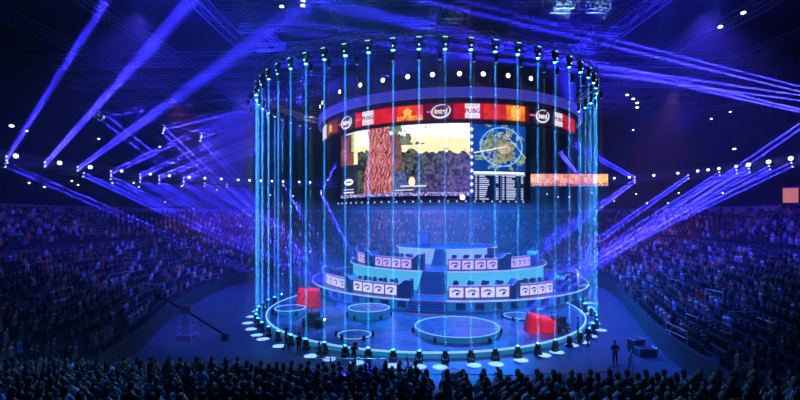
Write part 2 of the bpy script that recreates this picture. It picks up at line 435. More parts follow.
def person_mesh(name, J, waist, neck, hand_dirs):
    """J: dict of joint points; one continuous skinned body plus head and fingers in the same mesh"""
    names = list(J.keys()); idx = {k: i for i, k in enumerate(names)}
    rad = dict(pelvis=.15, belly=.135, chest=.16, neck=.055, skull=.05, hipL=.09, hipR=.09, kneeL=.068, kneeR=.068, ankleL=.042, ankleR=.042, toeL=.035, toeR=.035,
               shL=.07, shR=.07, elL=.045, elR=.045, wrL=.03, wrR=.03, palmL=.038, palmR=.038)
    E = [('pelvis','belly'),('belly','chest'),('chest','neck'),('neck','skull'),('pelvis','hipL'),('pelvis','hipR'),('hipL','kneeL'),('hipR','kneeR'),('kneeL','ankleL'),('kneeR','ankleR'),
         ('ankleL','toeL'),('ankleR','toeR'),('chest','shL'),('chest','shR'),('shL','elL'),('shR','elR'),('elL','wrL'),('elR','wrR'),('wrL','palmL'),('wrR','palmR')]
    vs, fs = skin_mesh([J[k] for k in names], [(idx[a], idx[b]) for a, b in E], [rad[k] for k in names])
    b = MB(); b.mi(M_shirt); b.mi(M_skin); b.mi(M_trouser)
    b.v = list(vs); b.f = list(fs)
    wr = [Vector(J['wrL']), Vector(J['wrR'])]; pl = [Vector(J['palmL']), Vector(J['palmR'])]
    legs = [Vector(J[k]) for k in ('kneeL','kneeR','ankleL','ankleR','toeL','toeR')]
    def seg(p, a, c):
        ab = c-a; u = max(0, min(1, (p-a).dot(ab)/ab.dot(ab))); return (p-a-ab*u).length
    for f in fs:
        c = Vector((0,0,0))
        for k in f: c += Vector(vs[k])
        c /= len(f); mi = 0
        if c.z > neck: mi = 1
        elif min((c-p).length for p in wr+pl) < .075: mi = 1
        else:
            dl = min(seg(c, Vector(J['hip'+s_]), Vector(J['knee'+s_])) for s_ in 'LR'); dk = min(seg(c, Vector(J['knee'+s_]), Vector(J['ankle'+s_])) for s_ in 'LR')
            dt = min(seg(c, Vector(J['ankle'+s_]), Vector(J['toe'+s_])) for s_ in 'LR')
            da = min(min(seg(c, Vector(J['sh'+s_]), Vector(J['el'+s_])), seg(c, Vector(J['el'+s_]), Vector(J['wr'+s_]))) for s_ in 'LR')
            if c.z < waist or (min(dl, dk, dt) < min(.1, da) and c.z < waist+.12): mi = 2
        b.m.append(mi)
    H = Vector(J['skull'])+Vector((0, .012, .075))
    b.ell(H, (.074,.092,.118), M_skin, 12, 9)
    b.ell(H+Vector((0,.092,-.02)), (.014,.022,.026), M_skin, 6, 4)           # nose
    for s_ in (-1, 1):
        b.ell(H+Vector((s_*.075,0,-.01)), (.012,.022,.032), M_skin, 6, 4)     # ears
        b.ell(H+Vector((s_*.03,.081,.008)), (.013,.008,.008), M_trouser, 6, 4)  # eyes
    b.ell(H+Vector((0,.082,-.055)), (.022,.008,.006), M_deskframe, 6, 4)      # mouth
    for side in 'LR':
        p = Vector(J['palm'+side]); d = (p-Vector(J['wr'+side])).normalized(); u = d.cross(Vector((0,0,1)))
        if u.length < .1: u = Vector((1,0,0))
        u.normalize(); n = u.cross(d)
        curl = -n*.35 if n.z > 0 else n*.35
        for k, L in enumerate((.075,.085,.08,.062)):
            q = p+d*.03+u*(-.03+.02*k); q1 = q+(d+curl*.4).normalized()*L*.5; q2 = q1+(d+curl*2).normalized()*L*.5
            b.tube(q, q1, .0095, M_skin, 5, .009); b.tube(q1, q2, .009, M_skin, 5, .007)
        sgn = 1 if side == 'L' else -1
        q = p-d*.02+u*.03*sgn; b.tube(q, q+(d+u*.9*sgn).normalized()*.06, .011, M_skin, 5, .009)
    return b, H
def finish_person(name, b, H, longhair=False):
    o = b.build(name, None, None, smooth=True)
    hb = MB(); hb.ell(H+Vector((0,-.014,.022)), (.084,.096,.112), None, 12, 8)
    if longhair: hb.ell(H+Vector((0,-.06,-.08)), (.082,.05,.15), None, 10, 6)
    h = hb.build('hair', M_hair, o, smooth=True)
    o.color = (.1,.1,.15,1); h.color = (.02,.015,.012,1)
    return o
def seated(kind):
    J = dict(pelvis=(0,0,.53), belly=(0,.0,.70), chest=(0,.02,.93), neck=(0,.02,1.12), skull=(0,.035,1.2),
             hipL=(-.1,.06,.52), hipR=(.1,.06,.52), kneeL=(-.14,.42,.53), kneeR=(.14,.42,.53), ankleL=(-.14,.40,.1), ankleR=(.14,.40,.1), toeL=(-.14,.54,.04), toeR=(.14,.54,.04),
             shL=(-.18,.0,1.02), shR=(.18,.0,1.02), elL=(-.25,.02,.76), elR=(.25,.02,.76), wrL=(-.15,.24,.66), wrR=(.15,.24,.66), palmL=(-.12,.31,.64), palmR=(.12,.31,.64))
    if kind == 1: J.update(elR=(.26,.14,.80), wrR=(.14,.28,1.0), palmR=(.11,.31,1.07), elL=(-.26,.14,.80), wrL=(-.14,.28,.98), palmL=(-.11,.31,1.05))
    if kind == 2: J.update(chest=(.03,.07,.92), neck=(.04,.10,1.10), skull=(.045,.125,1.18), shL=(-.15,.06,1.0), shR=(.21,.05,1.0), elL=(-.24,.16,.78), elR=(.27,.16,.78), wrL=(-.12,.34,.66), wrR=(.14,.34,.66), palmL=(-.06,.38,.66), palmR=(.08,.38,.66))
    if kind == 3: J.update(elR=(.33,.1,1.2), wrR=(.28,.16,1.45), palmR=(.28,.18,1.53), wrL=(-.18,.3,.7), palmL=(-.15,.36,.68))
    if kind == 4: J.update(wrL=(-.17,.30,.80), wrR=(.17,.30,.80), palmL=(-.15,.38,.82), palmR=(.15,.38,.82))   # hands on a desk
    return J
def standing(kind):
    J = dict(pelvis=(0,0,.98), belly=(0,.0,1.12), chest=(0,.01,1.34), neck=(0,.01,1.53), skull=(0,.02,1.6),
             hipL=(-.1,0,.94), hipR=(.1,0,.94), kneeL=(-.11,.02,.52), kneeR=(.11,.02,.52), ankleL=(-.12,0,.09), ankleR=(.12,0,.09), toeL=(-.13,.13,.035), toeR=(.13,.13,.035),
             shL=(-.2,0,1.43), shR=(.2,0,1.43), elL=(-.25,-.02,1.14), elR=(.25,-.02,1.14), wrL=(-.25,.08,.9), wrR=(.25,.08,.9), palmL=(-.25,.11,.82), palmR=(.25,.11,.82))
    if kind == 'crossed': J.update(elL=(-.27,.05,1.16), elR=(.27,.05,1.16), wrL=(-.05,.2,1.2), wrR=(.05,.22,1.24), palmL=(.03,.21,1.22), palmR=(-.03,.23,1.26))
    if kind == 'walking': J.update(kneeL=(-.1,.16,.55), ankleL=(-.1,.24,.1), toeL=(-.1,.37,.06), kneeR=(.1,-.05,.52), ankleR=(.1,-.28,.13), toeR=(.1,-.18,.04), wrL=(-.24,-.1,.92), palmL=(-.24,-.13,.84), wrR=(.24,.2,.95), palmR=(.24,.25,.88))
    if kind == 'filming': J.update(elL=(-.26,.15,1.22), elR=(.26,.15,1.22), wrL=(-.12,.36,1.4), wrR=(.12,.3,1.42), palmL=(-.1,.43,1.43), palmR=(.1,.38,1.45), kneeL=(-.15,.05,.52), ankleL=(-.2,.0,.09), toeL=(-.22,.13,.035))
    if kind == 'crouching': J = dict(pelvis=(0,-.12,.42), belly=(0,-.06,.56), chest=(0,.08,.74), neck=(0,.16,.92), skull=(0,.19,.98), hipL=(-.11,-.06,.40), hipR=(.11,-.06,.40),
             kneeL=(-.17,.30,.5), kneeR=(.17,.28,.45), ankleL=(-.16,.06,.09), ankleR=(.16,.02,.09), toeL=(-.18,.2,.035), toeR=(.18,.16,.035), shL=(-.19,.1,.84), shR=(.19,.1,.84),
             elL=(-.24,.26,.66), elR=(.24,.26,.66), wrL=(-.12,.42,.6), wrR=(.12,.42,.6), palmL=(-.08,.48,.58), palmR=(.08,.48,.58))
    return J
protos = {}
def proto(key, J, waist, neck, name, longhair=False):
    b, H = person_mesh(name, J, waist, neck, None); protos[key] = finish_person(name, b, H, longhair); return protos[key]
used = {}
def place_person(key, loc, rz, label, group, shirt, hair, cat='person', z_label=None):
    p = protos[key]
    if key not in used: used[key] = True; o = p
    else: o = copy_tree(p)
    o.location = loc; o.rotation_euler = (0,0,rz); tag(o, label, cat, group)
    o.color = (*shirt, 1)
    for ch in o.children: ch.color = (*hair, 1)
    return o
for k in range(4): proto('sit%d' % k, seated(k), .58, 1.08, 'seated_spectator', k in (0, 2))
proto('player', seated(4), .58, 1.08, 'seated_player')
for k in ('crossed','walking','filming','idle'): proto(k, standing(k), .98, 1.50, 'standing_crew_member')
proto('crouching', standing('crouching'), .5, .88, 'crouching_crew_member')
SHIRTS = [('black',(.012,.012,.015)),('dark navy',(.012,.02,.07)),('grey',(.16,.16,.18)),('white',(.75,.75,.8)),('light blue',(.2,.45,.7)),('dark red',(.25,.02,.03)),('teal',(.03,.25,.3)),('charcoal',(.04,.04,.05)),('brown',(.12,.06,.03))]
SW = [7,6,1.6,1.5,1.8,1.0,1.2,5,1]
HAIRS = [('black',(.008,.007,.007)),('brown',(.06,.03,.015)),('fair',(.22,.15,.08)),('dark',(.02,.014,.01))]

# ---- gaming chair, monitor prototypes
def make_chair():
    t = empty('gaming_chair')
    MB().box((-.26,-.28,.42), (.26,.26,.54)).build('seat', M_crate, t)
    m_ = MB(); m_.box((-.25,-.36,.5), (.25,-.24,1.25)); m_.box((-.17,-.37,1.2), (.17,-.25,1.42)); m_.build('backrest', M_crate, t)
    for s_ in (-1, 1): MB().box((s_*.3-.035,-.2,.62), (s_*.3+.035,.12,.68)).build('armrest', M_black, t)
    m_ = MB(); m_.tube((0,0,.05), (0,0,.42), .035)
    for k in range(5): m_.tube((0,0,.09), (.3*math.cos(k*2*PI/5), .3*math.sin(k*2*PI/5), .05), .025)
    m_.build('base', M_black, t); return t
def make_monitor():
    t = empty('gaming_monitor')
    MB().box((-.28,-.02,.14), (.28,.02,.46)).build('housing', M_black, t)
    MB().box((-.265,-.024,.155), (.265,-.0205,.445)).build('screen', M_screen, t)
    m_ = MB(); m_.box((-.13,-.02,0), (.13,.12,.02)); m_.box((-.03,.02,0), (.03,.05,.3)); m_.build('stand', M_black, t); return t
chair0, mon0 = make_chair(), make_monitor()
first = {'c': True, 'm': True}
def put(proto_, key, loc, rz, label, cat, group):
    if first[key]: o = proto_; first[key] = False
    else: o = copy_tree(proto_)
    o.location = loc; o.rotation_euler = (0,0,rz); tag(o, label, cat, group); return o

DESKS = [  # tier, radius, z, a0, a1, text, panel
    ('lower', 17.8, 1.57, -5.3, 16.2, 'first on lower tier right of the stairs', M_panel),
    ('lower', 17.8, 1.57, 20.2, 36.0, 'second on lower tier right of the stairs', M_panel),
    ('lower', 17.8, 1.57, 62, 84, 'farthest on lower tier right of the stairs', M_panelp),
    ('lower', 17.8, 1.57, -43, -23.2, 'first on lower tier left of the stairs', M_panel),
    ('lower', 17.8, 1.57, -66, -47.5, 'second on lower tier left of the stairs', M_panel),
    ('lower', 17.8, 1.57, -96, -74, 'farthest on lower tier left of the stairs', M_panelp),
    ('middle', 12.8, 3.9, -5, 22.5, 'first on middle tier right of the stairs', M_panelp),
    ('middle', 12.8, 3.9, 31, 50, 'second on middle tier right of the stairs', M_panelp),
    ('middle', 12.8, 3.9, 64, 92, 'farthest on middle tier right of the stairs', M_panelp),
    ('middle', 12.8, 3.9, -50.5, -24.5, 'first on middle tier left of the stairs', M_panelp),
    ('middle', 12.8, 3.9, -84, -60.5, 'second on middle tier left of the stairs', M_panelp),
    ('middle', 12.8, 3.9, -118, -94, 'farthest on middle tier left of the stairs', M_panelp),
]
SH2 = [('black',(.015,.015,.02)),('navy',(.015,.02,.08)),('dark grey',(.06,.06,.07)),('dark red',(.2,.02,.03))]
for di, (tn, r, z, a0, a1, tx, mp) in enumerate(DESKS):
    desk(r, z, a0, a1, 'team desk with four backlit portrait panels, ' + tx, mp)
    sh = SH2[di % 4]
    for k in range(4):
        a = a0+(a1-a0)*(k+.5)/4
        pos = ('leftmost','second from left','third from left','rightmost')[k]
        lab = tx
        c = P2(r-1.05, a, z+.28); 
        put(chair0, 'c', c, R(a)+PI, '%s dark chair, desk %s' % (pos, lab), 'chair', 'gaming chairs behind the team desks')
        q = P2(r-.42, a, z+1.30); put(mon0, 'm', q, R(a)+PI, '%s monitor, desk %s' % (pos, lab), 'monitor', 'monitors on the team desks')
        place_person('player', P2(r-1.05, a+.2, z+.30), R(a)+PI, '%s player in %s, desk %s' % (pos, sh[0], tx), 'players at the team desks', sh[1], HAIRS[(di+k) % 4][1])
for (r, z, a0, a1, tx, fl) in [
    (17.9, 1.57, 16.5, 19.8, 'between the two desks of the lower tier right of the stairs', False), (17.9, 1.57, 41, 47, 'on the lower tier at its right bend', False), (17.9, 1.57, 52, 57, 'on the lower tier behind its right bend', True),
    (17.9, 1.57, -22.8, -18, 'on the lower tier at the left side of the stairs', False), (17.9, 1.57, -47.2, -43.3, 'between the two desks of the lower tier left of the stairs', True), (17.9, 1.57, -73, -68, 'on the lower tier behind its left bend', True),
    (12.9, 3.9, 23, 30.5, 'between the two desks of the middle tier right of the stairs', False), (12.9, 3.9, 55, 61, 'on the middle tier at its right bend', False),
    (12.9, 3.9, -24.2, -18, 'on the middle tier at the left side of the stairs', False), (12.9, 3.9, -60, -51, 'between the two desks of the middle tier left of the stairs', True), (12.9, 3.9, -92, -86, 'on the middle tier behind its left bend', True)]:
    hump(r, z, a0, a1, 'dark violet rimmed pod ' + tx.replace('between the two desks of the', 'between the desks of the'), 1.85, fl)

# cabinet at the head of the stairs
p = at(423, 246.5, 60); p.z = 5.95
t = thing('display_cabinet', 'dark violet display cabinet on the top tier at the head of the stairs', 'cabinet', p, R(3))
MB().box((-.95,-.5,0), (.95,.5,.35)).build('plinth', M_pod, t)
m_ = MB(); m_.box((-.85,-.4,.35), (.85,.4,2.1)); m_.build('case', M_window, t)
MB().box((-.7,-.43,.5), (.7,-.41,1.95)).build('glass_front', mat('cabinet_glow', (.05,.03,.2), .2, emit=(.06,.05,.4), es=.6, scale=9, var=.6), t)
MB().box((-.95,-.5,2.1), (.95,.5,2.22)).build('cornice', M_deskframe, t)
# twin monitors on the middle tier back
p = P2(9.5, 30, 3.9)
t = thing('referee_screen', 'tall dark screen on stand behind the right desks of the middle tier', 'screen', p)
MB().box((-.45,-.06,.5), (.45,.06,2.3)).build('panel', M_black, t); MB().tube((0,0,0), (0,0,.5), .06).build('pole', M_black, t); MB().box((-.35,-.25,0), (.35,.25,.04)).build('foot', M_black, t)
MB().path([(-.47,-.07,.48),(.47,-.07,.48),(.47,-.07,2.32),(-.47,-.07,2.32)], .025, closed=True).build('bezel', M_podrim, t)

# ---- round islands on the stage
def island(px, py, hw, ztop, label, rise):
    d = (CZ-ztop)*F/(py-HY); r = hw*d/F; c = at(px, py, d)
    t = thing('round_podium', label, 'podium', (c.x, c.y, .42), 0, 'round podiums standing on the stage')
    h = ztop-.42
    m_ = MB(); m_.lathe([(r*.97, 0), (r, h*.85), (r, h-.02), (r*.98, h)], n=36); m_.build('drum', M_fascia if rise else M_deck, t)
    MB().lathe([(r*.93, h), (r*.93, h+.012)], n=36).build('top', M_stage, t)
    m_ = MB(); m_.path([(r*math.cos(2*PI*k/36), r*math.sin(2*PI*k/36), h+.01) for k in range(36)], .035, closed=True); m_.build('rim_light', M_edge, t)
    for a in (-35, 35, -90, 90):
        x, y = (r+.16)*math.sin(R(a)), -(r+.16)*math.cos(R(a))
        f_ = MB(); f_.box((x-.12,y-.12,0), (x+.12,y+.12,.22)); f_.tube((x,y,.22), (x,y-.02,.38), .09, r2=.11); f_.build('uplight', M_black, t, )
    return t
island(457, 326, 42, .92, 'largest round podium, at the front middle of the stage', True)
island(369, 307.5, 20.5, 1.2, 'raised round podium with patterned top below the left desks', True)
island(354.5, 334.5, 16.5, .50, 'low ring shaped podium near the front left rim', False)
island(290, 308, 15, .85, 'round podium at the far left beside the red covered crate', True)
island(519, 315.5, 15, .6, 'low round podium just left of the slumped red tarpaulin', False)

# ---- red covered crates
def cloth_cover(w, d, h, slump, seed):
    rnd = random.Random(seed); b = MB(); n = 28; L = 9; vs = []; fs = []
    for j in range(L+1):
        v = j/L; 
        for k in range(n):
            t = 2*PI*k/n; c, s_ = math.cos(t), math.sin(t)
            q = 1/max(abs(c), abs(s_))**.75
            if v < .3: rr = v/.3*.82; z = h*(1-.04*v)
            else: rr = .84+(v-.3)*.28+.05*math.sin(k*2.6+j*.3)*(v-.2); z = h*(1-(v-.3)/.7)
            x, y = rr*q*c*w/2, rr*q*s_*d/2
            z *= 1-slump*(.5+.5*x/(w*.6))*.8
            z += (.05*math.sin(k*1.7+seed)+.04*rnd.uniform(-1,1))*(1 if 0 < j < L else 0)*h*.5
            vs.append((x, y, max(z, .03)))
    for j in range(L):
        for k in range(n): fs.append((j*n+k, j*n+(k+1) % n, (j+1)*n+(k+1) % n, (j+1)*n+k))
    fs.append(tuple(range(n-1, -1, -1)))
    b.add(vs, fs); return b
p = at(309, 306, 47.0)
t = thing('covered_supply_crate', 'boxy crate under a bright red tarpaulin at the far left of the stage', 'crate', (p.x, p.y, .42), R(12))
MB().box((-1.05,-.8,0), (1.05,.8,1.55)).build('crate', M_crate, t); cloth_cover(2.7, 2.0, 2.0, .05, 1).build('tarpaulin', M_red, t, True)
p = at(541, 331, 36.8)
t = thing('covered_supply_crate', 'crate with a slumped red tarpaulin sloping down to the right of the stage', 'crate', (p.x, p.y, .42), R(-8))
MB().box((-.9,-.6,0), (.2,.6,.9)).build('crate', M_crate, t); cloth_cover(2.7, 1.9, 1.75, .65, 5).build('tarpaulin', M_red, t, True)
def prop_buggy(px, py, d, label, rz):
    p = at(px, py, d); t = thing('stage_vehicle', label, 'vehicle', (p.x, p.y, .42), rz)
    m_ = MB(); m_.box((-.9,-.5,.35), (.9,.5,.75)); m_.box((-.35,-.45,.75), (.5,.45,1.25)); m_.box((-1.05,-.4,.4), (-.9,.4,.6)); m_.build('body', M_crate, t)
    for x in (-.6, .6):
        for y in (-.5, .5): MB().tube((x,y-.09,.28), (x,y+.09,.28), .28, None, 14).build('wheel', M_black, t)
    MB().path([(-.35,-.45,1.25),(-.3,-.42,1.6),(.45,-.42,1.6),(.5,-.45,1.25)], .035).build('roll_bar', M_steel, t)
    MB().box((-1.0,-.3,.6), (-.92,-.1,.75)).build('headlight', M_lampc, t)
    return t
prop_buggy(314, 327, 38.2, 'small dark buggy with a bright lamp on the left of the stage', R(160))
prop_buggy(558, 330, 36.9, 'small dark buggy with a bright lamp at the right edge of the stage', R(-70))

# ------------------------------------------------------------------ moving heads with beams
def beam_shape(L, r0, spread):
    r1 = r0+L*math.tan(R(spread)/2)
    return MB().tube((0,0,0), (0,0,-L), r0, None, 12, r1)
def make_fixture(name, lens_m, haze_m, L, r0, spread, power, col):
    """origin at the clamp; head hangs below and its beam runs down local -Z"""
    t = empty(name)
    MB().box((-.2,-.17,-.16), (.2,.17,0)).build('base', M_black, t)
    m_ = MB()
    for s_ in (-1, 1): m_.box((s_*.24-.03,-.07,-.55), (s_*.24+.03,.07,-.1))
    m_.box((-.27,-.07,-.19), (.27,.07,-.14)); m_.build('yoke', M_black, t)
    hd = MB(); hd.lathe([(.09,-.28), (.17,-.34), (.19,-.55), (.16,-.8), (.17,-.86)], n=14); h = hd.build('head', M_black, t, True)
    MB().lathe([(.14,-.875), (.14,-.855)], n=14).build('lens', lens_m, h)
    MB().box((-.19,-.175,-.12), (.17,-.165,-.05)).build('glint_strip', M_lenscy, t); MB().tube((0,-.15,-.62), (0,-.20,-.62), .07).build('glint_spot', M_lenscy, t)  # cyan highlights on base and head put in as glowing bits
    for x_ in (-.12, .06): MB().box((x_,-.03,0), (x_+.06,.03,.14)).build('clamp', M_truss, t)
    if L:
        bo = beam_shape(L, r0, spread).build('light_beam', haze_m, h); bo.location = (0,0,-.88)
        area(t, 'beam_lamp', (0,0,-.89), (0,0,-1), r0*1.8, power, col, spread)
    return t
RTOP = 22.6
CY, VI = (.03,.30,1.0), (.028,.024,1.0)
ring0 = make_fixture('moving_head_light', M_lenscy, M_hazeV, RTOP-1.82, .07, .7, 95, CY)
RR = 17.3
ring_angles = []
for k in range(60):
    a = -180+6*k+2.1
    p = P1(RR, a, 20)
    if (p.x-C2[0])**2+(p.y-C2[1])**2 < 18.9**2: continue
    ring_angles.append(a)
ring_angles.sort(key=lambda a: topx(P1(RR, a, 20))[0])
fr = [a for a in ring_angles if abs(a) < 68]; bl = [a for a in ring_angles if a <= -68]; br = [a for a in ring_angles if a >= 68]
firstf = True
FL = None
def floor_fix():
    t = empty('floor_beam_light')
    MB().box((-.24,-.2,0), (.24,.2,.18)).build('base', M_black, t)
    m_ = MB()
    for s_ in (-1, 1): m_.box((s_*.24-.03,-.08,.15), (s_*.24+.03,.08,.58))
    m_.box((-.27,-.08,.16), (.27,.08,.21)); m_.build('yoke', M_black, t)
    h = MB().lathe([(.08,.26), (.18,.34), (.2,.55), (.17,.8), (.16,.84)], n=14).build('head', M_black, t, True)
    MB().lathe([(.13,.835), (.13,.85)], n=14).build('lens', mat('dim_lens', (.05,.2,.3), .2, emit=(.02,.2,.35), es=.5, var=0, bump=0), h)
    area(t, 'beam_lamp', (0,0,.87), (0,0,1), .13, 40, CY, .7)
    return t
fl0 = floor_fix(); flf = True
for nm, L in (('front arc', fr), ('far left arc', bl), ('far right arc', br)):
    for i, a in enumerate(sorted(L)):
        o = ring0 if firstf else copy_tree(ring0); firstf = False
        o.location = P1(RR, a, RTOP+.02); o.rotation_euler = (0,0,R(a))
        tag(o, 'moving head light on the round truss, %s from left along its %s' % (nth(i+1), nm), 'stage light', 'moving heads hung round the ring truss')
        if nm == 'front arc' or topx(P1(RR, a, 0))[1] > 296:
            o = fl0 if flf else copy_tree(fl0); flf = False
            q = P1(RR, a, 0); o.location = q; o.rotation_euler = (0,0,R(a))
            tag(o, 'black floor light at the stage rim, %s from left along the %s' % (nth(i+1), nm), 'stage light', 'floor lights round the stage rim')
# ring truss
def ring_truss(c, r, z, h, w, name, label, m=M_truss, seg=120):
    t = thing(name, label, 'truss', (0,0,0)); ch = [(r-w/2,z),(r+w/2,z),(r-w/2,z+h),(r+w/2,z+h)]
    def pt(rr, k, zz): a = 2*PI*k/seg; return Vector((c[0]+rr*math.sin(a), c[1]-rr*math.cos(a), zz))
    m_ = MB()
    for rr, zz in ch: m_.path([pt(rr, k, zz) for k in range(seg)], .035, n=5, closed=True)
    for k in range(seg):
        k2 = k+1 if k % 2 else k; k1 = k if k % 2 else k+1
        m_.tube(pt(ch[0][0], k1, z), pt(ch[2][0], k2, z+h), .018, n=4); m_.tube(pt(ch[1][0], k1, z), pt(ch[3][0], k2, z+h), .018, n=4); m_.tube(pt(ch[0][0], k1, z), pt(ch[1][0], k2, z), .018, n=4)
    m_.build('frame', m, t)
    for k in range(0, seg, 10): MB().tube(pt(r, k, z+h), pt(r, k, 36.45), .02, n=4).build('suspension_cable', M_steel, t)
    return t
ring_truss(C1, RR, RTOP+.15, .5, .5, 'ring_truss', 'round aluminium truss hanging above the stage rim')

# profile spots that put white pools on the floor
def pool_fix():
    t = empty('profile_spotlight')
    h = MB().lathe([(.08,.0), (.11,-.1), (.11,-.5), (.13,-.52), (.13,-.6)], n=12).build('barrel', M_black, t, True)
    MB().lathe([(.11,-.605), (.11,-.59)], n=12).build('lens', mat('pool_lens', (.3,.5,.6), .2, emit=(.1,.4,.6), es=.6, var=0, bump=0), h)
    MB().path([(-.15,0,-.3),(-.15,0,.08),(.15,0,.08),(.15,0,-.3)], .018).build('yoke', M_black, t)
    spot(t, 'pool_lamp', (0,0,-.62), (0,0,-1), 2.9, 160000, (.5,.85,1.0), .12, .02)
    return t
pool0 = pool_fix(); pf = True
pools = [(586,298),(589,303),(590,308),(590,314),(595,323),(601,330),(591,336),(583,342),(572,345),(557,352),(544,355),(521,360),(496,364),(474,365),(440,367),(419,366.5),(393,365.5),(357,362.5),(329,359),(311,356),(279,346),(263,339),(257,335),(251,329),(248,323),(251,316.5),(257,311),(262,307)]
for i, (px, py) in enumerate(pools):
    q = at(px, py, CZ*F/(py-HY)); z = 21.3
    o = pool0 if pf else copy_tree(pool0); pf = False
    o.location = (q.x, q.y, z); 
    tag(o, 'small profile spotlight above a white floor pool, %s going round from the far right' % nth(i+1), 'stage light', 'profile spotlights over the floor pools')

# diagonal violet beams ------------------------------------------------
viol = {}
def lamp_body(p, label, group='moving heads along the balcony'):
    pass
vbase = make_fixture('moving_head_light', M_lensv, M_hazeD, 0, .1, 1, 0, VI)
vfirst = True
def vbeam(p, q, label, power=30, L=None, r0=.11, spread=.6, col=VI, group='violet beam lights along the balcony'):
    """one moving head at p, its beam aimed at q"""
    global vfirst
    d = (q-p); Ln = d.length if L is None else L; d.normalize()
    o = vbase if vfirst else copy_tree(vbase); vfirst = False
    rot = d.to_track_quat('-Z', 'Y'); o.rotation_euler = rot.to_euler(); o.location = p-d*.9
    tag(o, label, 'stage light', group)
    hd = [c for c in o.children if c.name.startswith('head')][0]
    bo = beam_shape(Ln, r0, spread).build('light_beam', M_hazeD, hd); bo.location = (0,0,-.88)
    area(o, 'beam_lamp', (0,0,-.89), (0,0,-1), r0*1.8, power, col, spread)
    return o
def on_balcony(px):
    best = min(range(NS), key=lambda i: abs(400+F*CO[i][0]/max(CO[i][1], 1)-px) if CO[i][1] > 35 else 1e9)
    x, y = CO[best]; d = Vector((2-x, 52-y, 0)).normalized()*.35
    return Vector((x, y, 0))+d
def pair(px, z, tx, ty, tdepth, lab, power=30, ext=1.0, sp=.3, group='violet beam lights along the balcony', base=None, zt=None):
    p = on_balcony(px) if base is None else base; p = p.copy(); p.z = z
    q = at(tx, ty, tdepth)
    q = p+(q-p)*ext
    side = (q-p).cross(Vector((0,0,1))).normalized()
    up = (q-p).cross(side).normalized()
    off = up*sp
    for s_, w in ((-1, 'upper'), (1, 'lower')):
        vbeam(p+off*s_, q+off*s_*1.1, '%s of two violet beam lights %s' % (w, lab), power*7.5, group=group)
ZB = 18.2
# left balcony, beams going up and right
for i, (px, tx, ty, ext) in enumerate([(2,62,70,2.6),(42,110,92,2.9),(78,168,104,2.2),(112,240,112,1.15),(137,255,125,1.1),(160,255,140,1.1),(182,256,150,1.1)]):
    pair(px, ZB, tx, ty, 44 if i < 3 else 58, 'aiming up from left balcony, %s from left' % nth(i+1), (22,20,13)[i] if i < 3 else 24, ext)
for i, (px, tx, ty) in enumerate([(2,170,236),(83,240,246),(112,255,250),(137,285,262),(160,300,262),(182,312,262),(204,316,255),(226,316,258)]):
    pair(px, ZB-.9, tx, ty, 62, 'aiming down from left balcony, %s from left' % nth(i+1), 16, 1.0)
# right balcony, beams going down and left
for i, (px, tx, ty) in enumerate([(796,625,244),(771,622,248),(753,618,250),(738,615,246),(723,612,244),(687,590,246),(637,600,206)]):
    pair(px, ZB-.4, tx, ty, 58, 'aiming down from right balcony, %s from right' % nth(i+1), 26 if i in (0, 1, 2) else 18, 1.0)
for i, (px, tx, ty) in enumerate([(637,575,145),(581,559,151)]):
    pair(px, ZB+.2, tx, ty, 75, 'aiming up from far right balcony, %s from right' % nth(i+1), 26, 1.0)
# far wall behind the screens
pair(323, 16.3, 342, 153, 88, 'up beside the left end of the main screen', 30, 1.0)
pair(323, 15.9, 346, 243, 80, 'down beside the left end of the main screen', 30, 1.0)
pair(283, 18.2, 325, 250, 60, 'down towards the left desks from the far balcony', 20, 1.0)
# side truss, left
side = [(104,115,58),(164,128,66),(201,136,73)]
for i, (px, py, d) in enumerate(side):
    b0 = at(px, py, d); n_ = nth(i+1)
    pair(0, b0.z, 252, (93,106,118)[i], 56, 'aiming level from left side truss, %s from left' % n_, 26, 1.05, .3, 'violet beam lights on the side truss', b0)
    pair(0, b0.z-.4, (152,250,313)[i], (155,212,260)[i], (62,56,54)[i], 'aiming down from left side truss, %s from left' % n_, 24, 1.0, .45, 'violet beam lights on the side truss', b0)
# upper right: long shafts from beyond the right edge towards the ring
for i, (sx, sy, tx, ty, d0) in enumerate([(812,92,622,45,58),(815,100,600,70,58),(806,112,700,88,60),(812,118,640,236,60)]):
    b0 = at(sx, sy, d0)
    pair(0, b0.z, tx, ty, (45,46,50,50)[i], 'high at the right edge aiming %s' % ('steeply up left','level left','at the roof middle','at the stage')[i], 46 if i < 3 else 34, 1.0, (.35,.35,.2,.35)[i], 'violet beam lights on the high right truss', b0)
# from the far roof left
for i, (sx, sy, tx, ty) in enumerate([(120,62,20,300),(262,60,60,150)]):
    pass

# side trusses (straight box truss)
def box_truss(p, q, w, name, label, m=M_steel, step=None, rise=0, cables=True, group=None):
    p, q = Vector(p), Vector(q); t = thing(name, label, 'truss', p, 0, group); L = (q-p).length; d = (q-p).normalized(); s_ = d.cross(Vector((0,0,1))).normalized(); u = Vector((0,0,1))
    step = step or w*1.2; n = max(2, int(L/step)); c = [(-w/2,-w/2),(w/2,-w/2),(w/2,w/2),(-w/2,w/2)]
    pt = lambda k, j: d*(L*k/n)+s_*c[j][0]+u*(c[j][1]+rise*math.sin(PI*k/n))
    m_ = MB()
    for j in range(4): m_.path([pt(k, j) for k in range(n+1)], .04*max(1, w), n=5)
    for k in range(n):
        for j in range(4): m_.tube(pt(k if k % 2 else k+1, j), pt(k+1 if k % 2 else k, (j+1) % 4), .022*max(1, w), n=4)
    m_.build('frame', m, t)
    if cables:
        for k in (0, n//2, n): 
            a = pt(k, 0)*.5+pt(k, 2)*.5; MB().tube(a, Vector((a.x, a.y, 36.45-p.z)), .02, n=4).build('suspension_cable', M_steel, t)
    return t
